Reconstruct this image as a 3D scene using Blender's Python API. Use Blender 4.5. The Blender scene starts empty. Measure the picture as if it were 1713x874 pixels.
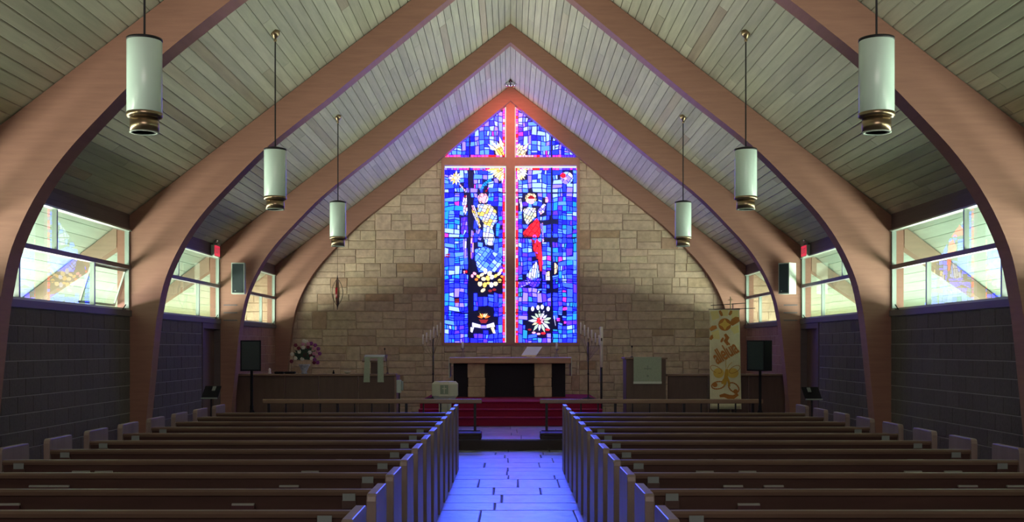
import bpy, math, random
from mathutils import Vector, Matrix

# ------------------------------------------------------------------ camera, world, lights, exposure
SC = bpy.context.scene
COL = SC.collection
F, CX, HY, EYE = 1820.0, 854.0, 582.0, 1.75
cam = bpy.data.cameras.new('camera'); camo = bpy.data.objects.new('camera', cam); COL.objects.link(camo)
cam.sensor_width = 36.0; cam.lens = F / 1713 * 36
cam.shift_x = 2.5 / 1713; cam.shift_y = 145.0 / 1713
camo.location = (0, 0, EYE); camo.rotation_euler = (math.radians(90), 0, 0)
cam.clip_end = 300
SC.camera = camo
SC.view_settings.view_transform = 'Standard'; SC.view_settings.look = 'None'
SC.view_settings.gamma = 1.0; SC.view_settings.use_curve_mapping = False
SC.view_settings.exposure = 0.0
SC.cycles.use_denoising = True
SC.cycles.max_bounces = 10; SC.cycles.diffuse_bounces = 6; SC.cycles.transparent_max_bounces = 12
SC.cycles.caustics_reflective = False; SC.cycles.caustics_refractive = False

world = bpy.data.worlds.new('sky'); SC.world = world; world.use_nodes = True
bg = world.node_tree.nodes['Background']
bg.inputs[0].default_value = (0.80, 0.95, 0.86, 1); bg.inputs[1].default_value = 1.1

def area(name, loc, aim, sx, sy, power, color):
    l = bpy.data.lights.new(name, 'AREA'); l.shape = 'RECTANGLE'; l.size = sx; l.size_y = sy
    l.energy = power; l.color = color
    o = bpy.data.objects.new(name, l); COL.objects.link(o); o.location = loc
    o.rotation_euler = (Vector(aim) - Vector(loc)).to_track_quat('-Z', 'Y').to_euler()
    return o
# daylight thrown up by the bright ground outside each long side, through the side windows
SIDE_W = 10800
for s in (-1, 1):
    a = area('daylight_from_ground', (s * 8.7, 11.5, 0.2), (s * 4.0, 11.5, 4.6), 30, 3.2, SIDE_W, (1.0, 0.98, 0.87) if s < 0 else (0.95, 1.0, 0.88))
    a.rotation_euler = (0, math.radians(-136 if s < 0 else 136), 0)
    a.data.size = 3.2; a.data.size_y = 30
# fill lamp added behind the camera to lift the ceiling and chancel
area('rear_fill', (0, -3.3, 4.6), (0, 4, 9.0), 6.0, 2.4, 330, (1.0, 0.84, 0.80))

# blue spots added just inside the stained glass, standing in for its skylight
for s in (-1, 1):
    l = bpy.data.lights.new('skylight_standin', 'SPOT'); l.energy = 2050; l.color = (0.03, 0.09, 1.0)
    l.spot_size = math.radians(35); l.spot_blend = 1.0; l.shadow_soft_size = 0.25
    o = bpy.data.objects.new('skylight_standin', l); COL.objects.link(o); o.location = (s * 0.75, 25.5, 5.2)
    o.rotation_euler = (Vector((s * -0.1, 12.5, 0)) - o.location).to_track_quat('-Z', 'Y').to_euler()

# ------------------------------------------------------------------ helpers
R = random.Random(7)
def P(px, py, d):
    return ((px - CX) * d / F, d, EYE + (HY - py) * d / F)

MATS = {}
def mat(name, col, rough=0.7, metal=0.0, spec=0.4, vary=0.0, grain=None, bump=0.0, alt=None, altamt=0.15, coat=0.0, hue=0.0):
    m = bpy.data.materials.new(name); m.use_nodes = True; nt = m.node_tree; N = nt.nodes; L = nt.links
    b = N['Principled BSDF']
    b.inputs['Roughness'].default_value = rough; b.inputs['Metallic'].default_value = metal
    b.inputs['Specular IOR Level'].default_value = spec; b.inputs['Coat Weight'].default_value = coat
    rgb = N.new('ShaderNodeRGB'); rgb.outputs[0].default_value = (*col, 1); out = rgb.outputs[0]
    info = N.new('ShaderNodeObjectInfo')
    tc = N.new('ShaderNodeTexCoord')
    if alt is not None:      # a share of the pieces has another colour of its own
        ramp = N.new('ShaderNodeValToRGB'); ramp.color_ramp.interpolation = 'LINEAR'
        ramp.color_ramp.elements[0].position = 1 - altamt; ramp.color_ramp.elements[0].color = (0, 0, 0, 1)
        ramp.color_ramp.elements[1].position = min(1, 1 - altamt + 0.12); ramp.color_ramp.elements[1].color = (1, 1, 1, 1)
        mul = N.new('ShaderNodeMath'); mul.operation = 'MULTIPLY'; mul.inputs[1].default_value = 7.13
        fr = N.new('ShaderNodeMath'); fr.operation = 'FRACT'
        L.new(info.outputs['Random'], mul.inputs[0]); L.new(mul.outputs[0], fr.inputs[0]); L.new(fr.outputs[0], ramp.inputs[0])
        mx = N.new('ShaderNodeMix'); mx.data_type = 'RGBA'; L.new(ramp.outputs[0], mx.inputs[0]); L.new(out, mx.inputs[6]); mx.inputs[7].default_value = (*alt, 1)
        out = mx.outputs[2]
    if vary or hue:
        hs = N.new('ShaderNodeHueSaturation')
        mr = N.new('ShaderNodeMapRange'); mr.inputs[3].default_value = 1 - vary; mr.inputs[4].default_value = 1 + vary
        L.new(info.outputs['Random'], mr.inputs[0]); L.new(mr.outputs[0], hs.inputs['Value'])
        if hue:
            m2 = N.new('ShaderNodeMath'); m2.operation = 'MULTIPLY'; m2.inputs[1].default_value = 3.77
            f2 = N.new('ShaderNodeMath'); f2.operation = 'FRACT'; L.new(info.outputs['Random'], m2.inputs[0]); L.new(m2.outputs[0], f2.inputs[0])
            mh = N.new('ShaderNodeMapRange'); mh.inputs[3].default_value = 0.5 - hue; mh.inputs[4].default_value = 0.5 + hue
            L.new(f2.outputs[0], mh.inputs[0]); L.new(mh.outputs[0], hs.inputs['Hue'])
        L.new(out, hs.inputs['Color']); out = hs.outputs[0]
    if grain is not None:    # (scale vector, amount)
        gs, amt = grain
        mp = N.new('ShaderNodeMapping'); mp.inputs['Scale'].default_value = gs
        L.new(tc.outputs['Object'], mp.inputs[0])
        ad = N.new('ShaderNodeVectorMath'); ad.operation = 'ADD'
        cb = N.new('ShaderNodeCombineXYZ'); mm = N.new('ShaderNodeMath'); mm.operation = 'MULTIPLY'; mm.inputs[1].default_value = 91.7
        L.new(info.outputs['Random'], mm.inputs[0]); L.new(mm.outputs[0], cb.inputs[0]); L.new(mm.outputs[0], cb.inputs[2])
        L.new(mp.outputs[0], ad.inputs[0]); L.new(cb.outputs[0], ad.inputs[1])
        nz = N.new('ShaderNodeTexNoise'); nz.inputs['Scale'].default_value = 1.0; nz.inputs['Detail'].default_value = 5; nz.inputs['Roughness'].default_value = 0.6
        L.new(ad.outputs[0], nz.inputs['Vector'])
        mr2 = N.new('ShaderNodeMapRange'); mr2.inputs[1].default_value = 0.25; mr2.inputs[2].default_value = 0.75
        mr2.inputs[3].default_value = 1 - amt; mr2.inputs[4].default_value = 1 + amt
        L.new(nz.outputs[0], mr2.inputs[0])
        vm = N.new('ShaderNodeVectorMath'); vm.operation = 'SCALE'; L.new(out, vm.inputs[0]); L.new(mr2.outputs[0], vm.inputs[3]); out = vm.outputs[0]
        if bump:
            bp = N.new('ShaderNodeBump'); bp.inputs['Strength'].default_value = bump; bp.inputs['Distance'].default_value = 0.02
            L.new(nz.outputs[0], bp.inputs['Height']); L.new(bp.outputs[0], b.inputs['Normal'])
    L.new(out, b.inputs['Base Color'])
    MATS[name] = m; return m
def emit(name, col, st):
    m = bpy.data.materials.new(name); m.use_nodes = True; nt = m.node_tree
    b = nt.nodes['Principled BSDF']; b.inputs['Base Color'].default_value = (*[c * 0.3 for c in col], 1)
    b.inputs['Roughness'].default_value = 0.3
    b.inputs['Emission Color'].default_value = (*col, 1); b.inputs['Emission Strength'].default_value = st
    MATS[name] = m; return m

M_BOARD = mat('ceiling_board', (0.50, 0.47, 0.38), 0.75, vary=0.13, grain=((14, 1.2, 14), 0.16), bump=0.1, alt=(0.42, 0.33, 0.25), altamt=0.08, hue=0.012)
M_GAP = mat('ceiling_gap', (0.11, 0.10, 0.08), 0.9)
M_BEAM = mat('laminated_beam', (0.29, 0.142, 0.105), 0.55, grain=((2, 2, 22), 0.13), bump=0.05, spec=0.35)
M_TAIL = mat('pale_rafter', (0.32, 0.24, 0.18), 0.7, grain=((2, 2, 22), 0.13))  # beam wood in a paler tone
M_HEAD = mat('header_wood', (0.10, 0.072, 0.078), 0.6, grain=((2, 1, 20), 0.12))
M_BLOCK = mat('concrete_block', (0.10, 0.083, 0.085), 0.85, vary=0.09, grain=((26, 26, 26), 0.2), bump=0.25, hue=0.01)
M_BLOCKB = mat('block_warm_lit', (0.30, 0.165, 0.12), 0.85, vary=0.1, grain=((26, 26, 26), 0.18), bump=0.25)  # same block as the nave; warmer light put into the colour
M_MORTAR = mat('mortar', (0.30, 0.27, 0.28), 0.9)
M_STONE = mat('limestone', (0.50, 0.375, 0.275), 0.85, vary=0.10, grain=((7, 7, 7), 0.28), bump=0.5, alt=(0.38, 0.25, 0.16), altamt=0.13, hue=0.012)
M_SMORT = mat('stone_mortar', (0.40, 0.30, 0.22), 0.9, grain=((9, 9, 9), 0.2))
M_SLATE = mat('slate', (0.25, 0.26, 0.30), 0.36, vary=0.12, grain=((5, 5, 5), 0.3), bump=0.35, spec=0.5)
M_SLJ = mat('slate_joint', (0.17, 0.17, 0.20), 0.9)
M_FLOOR = mat('floor_base', (0.10, 0.10, 0.11), 0.8)
M_PEW = mat('pew_wood', (0.065, 0.033, 0.027), 0.42, vary=0.06, grain=((1.5, 9, 9), 0.22), spec=0.4)
M_PEWEND = mat('pew_end_lit_wood', (0.21, 0.15, 0.14), 0.38, vary=0.05, grain=((8, 8, 1.5), 0.2), spec=0.5)  # pew wood lightened; window light on the ends put into the colour
M_RAILW = mat('pew_rail_wood', (0.12, 0.072, 0.052), 0.38, vary=0.05, grain=((1.5, 9, 9), 0.2), spec=0.5)
M_COMM = mat('rail_wood', (0.30, 0.19, 0.13), 0.22, grain=((1.5, 9, 9), 0.15), spec=0.6, coat=0.4)
M_PANEL = mat('screen_panel', (0.115, 0.068, 0.055), 0.55, grain=((9, 9, 1.5), 0.18))
M_DARKW = mat('dark_kneeler', (0.03, 0.018, 0.02), 0.6, grain=((9, 9, 9), 0.15))
M_PANELT = mat('screen_top', (0.22, 0.13, 0.095), 0.45, grain=((1.5, 9, 9), 0.18))
M_CARPET = mat('red_carpet', (0.27, 0.008, 0.05), 0.95, grain=((60, 60, 60), 0.25), bump=0.2)
M_BLACK = mat('black_plastic', (0.012, 0.012, 0.016), 0.8, spec=0.15)
M_GRILLE = mat('speaker_grille', (0.018, 0.03, 0.035), 0.6, grain=((90, 90, 90), 0.3))
M_IRON = mat('black_iron', (0.02, 0.018, 0.022), 0.45, metal=0.4)
M_WHITE = mat('white_paint', (0.46, 0.52, 0.47), 0.45)
M_ALU = mat('window_aluminium', (0.30, 0.36, 0.33), 0.4, metal=0.3)
M_ALUD = mat('dark_window_bar', (0.12, 0.10, 0.115), 0.5)
M_BRASS = mat('aged_brass', (0.32, 0.235, 0.15), 0.28, metal=0.9)
M_OPAL = mat('opal_glass', (0.66, 0.82, 0.75), 0.25, spec=0.5)
M_CHROME = mat('chrome', (0.75, 0.75, 0.75), 0.15, metal=1.0)
M_CLOTHW = mat('white_cloth', (0.62, 0.64, 0.58), 0.9, grain=((40, 40, 40), 0.06))
M_CLOTHG = mat('pale_green_cloth', (0.36, 0.40, 0.31), 0.9, grain=((40, 40, 40), 0.1))
M_CREAM = mat('cream_stone', (0.55, 0.52, 0.42), 0.6)
M_EMBLEM = mat('grey_green_emblem', (0.24, 0.28, 0.22), 0.7)
M_WAX = mat('candle_wax', (0.88, 0.78, 0.74), 0.5)
M_DARKCL = mat('dark_panel', (0.010, 0.008, 0.018), 0.7)
M_ALTW = mat('altar_wood', (0.42, 0.22, 0.15), 0.4, grain=((1.5, 9, 9), 0.15))
M_BANNER = mat('banner_cloth', (0.74, 0.66, 0.46), 0.85, grain=((14, 14, 14), 0.08))
M_BYEL = mat('banner_yellow', (0.72, 0.46, 0.10), 0.85)
M_BPALE = mat('banner_pale_yellow', (0.76, 0.62, 0.27), 0.85)
M_BORA = mat('banner_orange', (0.46, 0.17, 0.035), 0.85)
M_BGOLD = mat('banner_gold', (0.55, 0.30, 0.04), 0.85)
M_GRASS = mat('grass', (0.14, 0.24, 0.07), 0.9, grain=((3, 3, 3), 0.3))
M_FASCIA = mat('fascia_paint', (0.34, 0.33, 0.31), 0.7)
M_EXT = mat('exterior_concrete', (0.5, 0.5, 0.46), 0.9)
M_SOFF = mat('soffit_board_daylit', (0.68, 0.86, 0.78), 0.75, vary=0.06, grain=((14, 1.2, 14), 0.1))  # ceiling board turned pale mint; outdoor light put into the colour
M_DOOR = mat('door_wood', (0.115, 0.065, 0.06), 0.5, grain=((9, 9, 1.2), 0.2))
M_CAME = mat('lead_matrix', (0.02, 0.025, 0.16), 0.6)  # lead tinted blue; bloom of the bright panes put into its colour
M_FRAME = mat('window_cross_wood', (0.42, 0.20, 0.15), 0.55, grain=((8, 8, 8), 0.08))
M_REDGL = mat('ruby_glass', (0.35, 0.02, 0.03), 0.1, spec=0.7)
M_BOOKR = mat('dark_red_book', (0.05, 0.012, 0.015), 0.5)
M_PAGES = mat('book_pages', (0.28, 0.27, 0.25), 0.8)
M_CARD = mat('pale_card', (0.20, 0.22, 0.22), 0.8)
M_LEAF = mat('dark_leaf', (0.06, 0.10, 0.075), 0.7, vary=0.3)
M_FLW = mat('white_petal', (0.62, 0.58, 0.52), 0.8)
M_FLP = mat('pink_petal', (0.50, 0.22, 0.32), 0.8)
M_FLV = mat('purple_petal', (0.22, 0.04, 0.22), 0.8)
M_FLD = mat('dark_red_petal', (0.14, 0.015, 0.04), 0.8)
M_VASE = mat('blue_white_vase', (0.36, 0.38, 0.46), 0.3, grain=((30, 30, 30), 0.35))
M_EXIT = emit('exit_red', (1.0, 0.035, 0.10), 0.75)
M_PAPER = mat('paper_page', (0.85, 0.84, 0.86), 0.7)

def glass_material():
    m = bpy.data.materials.new('window_glass'); m.use_nodes = True; nt = m.node_tree; N = nt.nodes; L = nt.links
    N.remove(N['Principled BSDF'])
    tr = N.new('ShaderNodeBsdfTransparent'); tr.inputs[0].default_value = (0.90, 0.95, 0.90, 1)
    gl = N.new('ShaderNodeBsdfGlossy'); gl.inputs['Roughness'].default_value = 0.0
    lw = N.new('ShaderNodeLayerWeight'); lw.inputs['Blend'].default_value = 0.5      # facing = 1 - |cos|
    pw = N.new('ShaderNodeMath'); pw.operation = 'POWER'; pw.inputs[1].default_value = 5.0
    mu = N.new('ShaderNodeMath'); mu.operation = 'MULTIPLY_ADD'; mu.inputs[1].default_value = 0.94; mu.inputs[2].default_value = 0.045; mu.use_clamp = True
    L.new(lw.outputs['Facing'], pw.inputs[0]); L.new(pw.outputs[0], mu.inputs[0])
    mx = N.new('ShaderNodeMixShader')
    L.new(mu.outputs[0], mx.inputs[0]); L.new(tr.outputs[0], mx.inputs[1]); L.new(gl.outputs[0], mx.inputs[2])
    L.new(mx.outputs[0], N['Material Output'].inputs[0])
    return m
M_GLASS = glass_material()

class B:
    """collects shapes in world (or local) coordinates and links them as one mesh object"""
    def __init__(s): s.v = []; s.f = []; s.mi = []; s.cur = 0
    def add(s, vs, fs):
        n = len(s.v); s.v += [tuple(v) for v in vs]; s.f += [tuple(i + n for i in f) for f in fs]; s.mi += [s.cur] * len(fs); return s
    def box(s, x0, x1, y0, y1, z0, z1):
        return s.add([(x0,y0,z0),(x1,y0,z0),(x1,y1,z0),(x0,y1,z0),(x0,y0,z1),(x1,y0,z1),(x1,y1,z1),(x0,y1,z1)],
              [(0,3,2,1),(4,5,6,7),(0,1,5,4),(1,2,6,5),(2,3,7,6),(3,0,4,7)])
    def cbox(s, x0, x1, y0, y1, z0, z1, c=0.006):
        """box with all long edges chamfered (octagonal in x-section of the shortest two sides, tapered ends)"""
        vs = []
        for x, k in ((x0, 1), (x0 + c, 0), (x1 - c, 0), (x1, 1)):
            e = c if k else 0
            for (yy, zz) in ((y0+e, z0+c), (y0+c, z0+e), (y1-c, z0+e), (y1-e, z0+c), (y1-e, z1-c), (y1-c, z1-e), (y0+c, z1-e), (y0+e, z1-c)):
                vs.append((x, yy, zz))
        fs = [tuple(range(7, -1, -1)), tuple(range(24, 32))]
        for r in range(3):
            for i in range(8):
                j = (i + 1) % 8; fs.append((r*8+i, r*8+j, (r+1)*8+j, (r+1)*8+i))
        return s.add(vs, fs)
    def prism(s, pts, a, b, axis='y'):
        """extrude a 2D outline; axis y: pts=(x,z); axis x: pts=(y,z); axis z: pts=(x,y)"""
        n = len(pts)
        def q(p, t):
            return (p[0], t, p[1]) if axis == 'y' else (t, p[0], p[1]) if axis == 'x' else (p[0], p[1], t)
        vs = [q(p, a) for p in pts] + [q(p, b) for p in pts]
        fs = [tuple(range(n)), tuple(range(2*n-1, n-1, -1))] + [(i, i+n, (i+1) % n + n, (i+1) % n) for i in range(n)]
        return s.add(vs, fs)
    def tube(s, p0, p1, r0, r1=None, n=10):
        r1 = r0 if r1 is None else r1
        p0 = Vector(p0); p1 = Vector(p1); d = (p1 - p0).normalized(); u = d.orthogonal().normalized(); w = d.cross(u)
        vs = []
        for p, r in ((p0, r0), (p1, r1)):
            for i in range(n):
                t = 2 * math.pi * i / n; vs.append(p + u * (r * math.cos(t)) + w * (r * math.sin(t)))
        return s.add(vs, [tuple(range(n-1, -1, -1)), tuple(range(n, 2*n))] + [(i, (i+1) % n, (i+1) % n + n, i+n) for i in range(n)])
    def lathe(s, prof, c=(0, 0, 0), n=24, phase=0.0):
        vs = []; fs = []
        for r, z in prof:
            for i in range(n):
                t = 2 * math.pi * i / n + phase; vs.append((c[0] + r * math.cos(t), c[1] + r * math.sin(t), c[2] + z))
        for k in range(len(prof) - 1):
            for i in range(n):
                j = (i + 1) % n; fs.append((k*n+i, k*n+j, (k+1)*n+j, (k+1)*n+i))
        fs.append(tuple(range(n-1, -1, -1))); fs.append(tuple(range((len(prof)-1)*n, len(prof)*n)))
        return s.add(vs, fs)
    def ball(s, c, r, n=8, m=5, sq=(1, 1, 1)):
        vs = [(c[0], c[1], c[2] - r * sq[2])]; fs = []
        for k in range(1, m):
            ph = -math.pi/2 + math.pi * k / m
            for i in range(n):
                t = 2*math.pi*i/n; vs.append((c[0]+r*sq[0]*math.cos(ph)*math.cos(t), c[1]+r*sq[1]*math.cos(ph)*math.sin(t), c[2]+r*sq[2]*math.sin(ph)))
        vs.append((c[0], c[1], c[2] + r * sq[2])); T = len(vs) - 1
        for i in range(n): fs.append((0, 1+(i+1) % n, 1+i)); fs.append((T, 1+(m-2)*n+i, 1+(m-2)*n+(i+1) % n))
        for k in range(m-2):
            for i in range(n):
                j = (i+1) % n; fs.append((1+k*n+i, 1+k*n+j, 1+(k+1)*n+j, 1+(k+1)*n+i))
        return s.add(vs, fs)
    def build(s, name, m, parent=None, o=(0, 0, 0), smooth=False):
        """vertices are in world space; o = where the object's origin goes (defaults to the parent's place)"""
        if parent is not None and o == (0, 0, 0): o = tuple(wloc(parent))
        me = bpy.data.meshes.new(name)
        me.from_pydata([(x-o[0], y-o[1], z-o[2]) for x, y, z in s.v], [], s.f)
        ms = m if isinstance(m, (list, tuple)) else [m]
        for q in ms: me.materials.append(q)
        if len(ms) > 1:
            me.polygons.foreach_set('material_index', s.mi)
        if smooth:
            me.polygons.foreach_set('use_smooth', [len(f) <= 4 for f in s.f])
        me.update()
        ob = bpy.data.objects.new(name, me); COL.objects.link(ob)
        ob.location = o
        if parent is not None:
            ob.parent = parent; ob.location = Vector(o) - wloc(parent)
        return ob
def wloc(o):
    v = Vector(o.location)
    while o.parent is not None: o = o.parent; v = v + Vector(o.location)
    return v
def tag(o, label, cat, group=None, kind=None):
    if label: o['label'] = label
    if cat: o['category'] = cat
    if group: o['group'] = group
    if kind: o['kind'] = kind
    return o
def root(name, loc, label, cat, group=None, kind=None):
    o = bpy.data.objects.new(name, None); o.empty_display_size = 0.1; COL.objects.link(o); o.location = loc
    return tag(o, label, cat, group, kind)
def dup(src, loc, label=None, group=None):
    r = src.copy(); COL.objects.link(r); r.location = loc
    if label: r['label'] = label
    if group: r['group'] = group
    for ch in list(src.children):
        c = ch.copy(); COL.objects.link(c); c.parent = r
        for g in ch.children:
            d = g.copy(); COL.objects.link(d); d.parent = c
    return r
def clip(poly, cl):
    """clip a polygon by a convex counter-clockwise polygon"""
    out = list(poly)
    for i in range(len(cl)):
        a, b = cl[i], cl[(i+1) % len(cl)]; inp = out; out = []
        def side(p): return (b[0]-a[0])*(p[1]-a[1]) - (b[1]-a[1])*(p[0]-a[0])
        for j in range(len(inp)):
            p, q = inp[j-1], inp[j]; sp, sq = side(p), side(q)
            if (sp >= 0) != (sq >= 0):
                t = sp / (sp - sq); out.append((p[0]+(q[0]-p[0])*t, p[1]+(q[1]-p[1])*t))
            if sq >= 0: out.append(q)
        if len(out) < 3: return []
    return out
def parea(p): return 0.5 * sum(p[i-1][0]*p[i][1] - p[i][0]*p[i-1][1] for i in range(len(p)))
def ccw(p): return p if parea(p) > 0 else p[::-1]
def shrink(p, d):
    """inset a convex ccw polygon by d; [] if nothing is left"""
    n = len(p); res = list(p)
    for i in range(n):
        a, b = p[i], p[(i+1) % n]; L = math.hypot(b[0]-a[0], b[1]-a[1])
        if L < 1e-9: continue
        nx, ny = -(b[1]-a[1])/L*d, (b[0]-a[0])/L*d
        a2, b2 = (a[0]+nx, a[1]+ny), (b[0]+nx, b[1]+ny)
        out = []
        for j in range(len(res)):
            u, v = res[j-1], res[j]
            su = (b2[0]-a2[0])*(u[1]-a2[1])-(b2[1]-a2[1])*(u[0]-a2[0]); sv = (b2[0]-a2[0])*(v[1]-a2[1])-(b2[1]-a2[1])*(v[0]-a2[0])
            if (su >= 0) != (sv >= 0):
                t = su/(su-sv); out.append((u[0]+(v[0]-u[0])*t, u[1]+(v[1]-u[1])*t))
            if sv >= 0: out.append(v)
        res = out
        if len(res) < 3: return []
    return res

def lettering(text, size, m, parent, loc, rot, scale=(1, 1, 1), extrude=0.002, off=0.0, sp=1.0):
    fc = bpy.data.curves.new('lettering', 'FONT'); fc.body = text; fc.size = size; fc.extrude = extrude; fc.align_x = 'CENTER'; fc.align_y = 'CENTER'
    fc.offset = off; fc.space_character = sp
    tmp = bpy.data.objects.new('tmp_text', fc); COL.objects.link(tmp); bpy.context.view_layer.update()
    me = bpy.data.meshes.new_from_object(tmp.evaluated_get(bpy.context.evaluated_depsgraph_get())); bpy.data.objects.remove(tmp); bpy.data.curves.remove(fc)
    me.materials.clear(); me.materials.append(m); me.name = 'lettering'
    o = bpy.data.objects.new('lettering', me); COL.objects.link(o); o.parent = parent; o.location = Vector(loc) - wloc(parent); o.rotation_euler = rot; o.scale = scale
    return o

# ------------------------------------------------------------------ dimensions
XW = 5.54                       # inner face of the side walls
YB = 25.80                      # face of the back stone wall
YR = -3.6                       # entrance end, behind the camera
BAY = 4.88
ARCH = [0.0, 1.19, 6.07, 10.95, 15.83, 20.71, 25.60]   # near faces (first unused)
TH = 0.27
SILL, WTOP, RIDGE, SLOPE = 2.29, 3.44, 7.93, 0.765
EAVE = 7.25
def zc(x): return RIDGE - SLOPE * abs(x)

# ------------------------------------------------------------------ floor
fl = B().box(-5.9, 5.9, YR, 18.62, -0.12, -0.012).build('floor', M_FLOOR)
tag(fl, 'floor of the nave with a bluish slate aisle between the pews', 'floor', kind='structure')
def slabs(parent, x0, x1, y0, y1, z, name='slate_tile', rows=(0.42, 0.95), wid=(0.5, 1.05), h=0.02):
    y = y0; objs = []
    while y < y1 - 0.05:
        dy = min(R.uniform(*rows), y1 - y)
        if y1 - y - dy < 0.15: dy = y1 - y
        x = x0
        while x < x1 - 0.02:
            dx = min(R.uniform(*wid), x1 - x)
            if x1 - x - dx < 0.22: dx = x1 - x
            g = 0.007; t = z - R.uniform(0, 0.004); k = 0.01
            a, b_, c, d = x + g, x + dx - g, y + g, y + dy - g
            j = lambda: R.uniform(-0.006, 0.006)
            m = B(); q = [(a+j(), c+j()), (b_+j(), c+j()), (b_+j(), d+j()), (a+j(), d+j())]
            i = shrink(q, k)
            m.add([(u, v, z-h) for u, v in q] + [(u, v, t-0.004) for u, v in q] + [(u, v, t) for u, v in i],
                  [(0,3,2,1), (8,9,10,11)] + [(n, (n+1) % 4, (n+1) % 4 + 4, n+4) for n in range(4)] + [(n+4, (n+1) % 4 + 4, (n+1) % 4 + 8, n+8) for n in range(4)])
            objs.append(m.build(name, M_SLATE, parent, o=(x, y, z)))
            x += dx
        y += dy
    return objs
slabs(fl, -1.0, 1.0, 6.2, 18.60, 0.0)
# chancel platform (one step up), slate on top
ch = B().box(-5.5, 5.5, 18.62, YB, -0.1, 0.172).build('platform', M_SLJ)
tag(ch, 'low dark-fronted chancel platform paved with slate beyond the aisle', 'platform', kind='structure')
slabs(ch, -2.0, 2.0, 18.60, 21.62, 0.187, rows=(0.5, 0.9), wid=(0.6, 1.3))
B().box(-5.5, 5.5, 18.55, 18.61, -0.01, 0.165).build('riser', M_DARKW, ch)

# red carpeted steps
st = root('altar_steps', (0, 21.7, 0.187), 'three steps covered in red carpet leading up to the altar', 'steps')
for i, (y, z) in enumerate(((21.70, 0.355), (22.02, 0.50), (22.34, 0.645))):
    zb = 0.188 if i == 0 else (0.355, 0.50)[i-1] + 0.001
    m = B(); ye = 22.6 if i < 2 else YB - 0.05
    m.prism([(y, zb), (ye, zb), (ye, z), (y - 0.02, z), (y - 0.035, z - 0.012), (y - 0.02, z - 0.03), (y, z - 0.035)], -1.86, 1.86, 'x')
    m.build('step', M_CARPET, st)

# ------------------------------------------------------------------ side walls of block, windows, headers, doors
def blocks(parent, s, y0, y1, z0, z1, m, ch_=0.2, cw=0.4, skip=None):
    nr = round((z1 - z0) / ch_); ch_ = (z1 - z0) / nr
    base = {}
    for r in range(nr):
        y = y0 - (cw/2 if r % 2 else 0)
        while y < y1 - 0.01:
            a, b = max(y, y0), min(y + cw, y1)
            if b - a > 0.03:
                g = 0.005; key = round(b - a, 3)
                if key not in base:
                    q = B(); L = b - a; t = 0.006
                    X0, X1, X2 = 0.0, s * 0.02, s * 0.026
                    yy0, yy1, zz0, zz1 = g, L - g, g, ch_ - g
                    q.add([(X2, yy0, zz0), (X2, yy1, zz0), (X2, yy1, zz1), (X2, yy0, zz1),
                           (0.004*s, yy0, zz0), (0.004*s, yy1, zz0), (0.004*s, yy1, zz1), (0.004*s, yy0, zz1),
                           (0, yy0+t, zz0+t), (0, yy1-t, zz0+t), (0, yy1-t, zz1-t), (0, yy0+t, zz1-t)],
                          [(8, 9, 10, 11)] + [(n, (n+1) % 4, (n+1) % 4 + 4, n+4) for n in range(4)] + [(n+4, (n+1) % 4 + 4, (n+1) % 4 + 8, n+8) for n in range(4)])
                    ob = q.build('block', m, parent, o=(0, 0, 0.0001)); base[key] = ob.data
                    bpy.data.objects.remove(ob)
                ob = bpy.data.objects.new('block', base[key]); COL.objects.link(ob); ob.parent = parent
                ob.location = Vector((s * (XW - 0.006 + R.uniform(-0.0015, 0.0015)), a, z0 + r * ch_)) - wloc(parent)
            y += cw
wn = 2
SIDE = {-1: 'left', 1: 'right'}
bays = [(YR, 1.19), (1.46, 6.07), (6.34, 10.95), (11.22, 15.83), (16.10, 20.71), (20.98, 25.60)]
WHERE = ['behind the camera', 'beside the rearmost pews', 'beside the rear pews', 'in the bay nearest the camera', 'in the middle bay before the chancel', 'in the far chancel bay']
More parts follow.
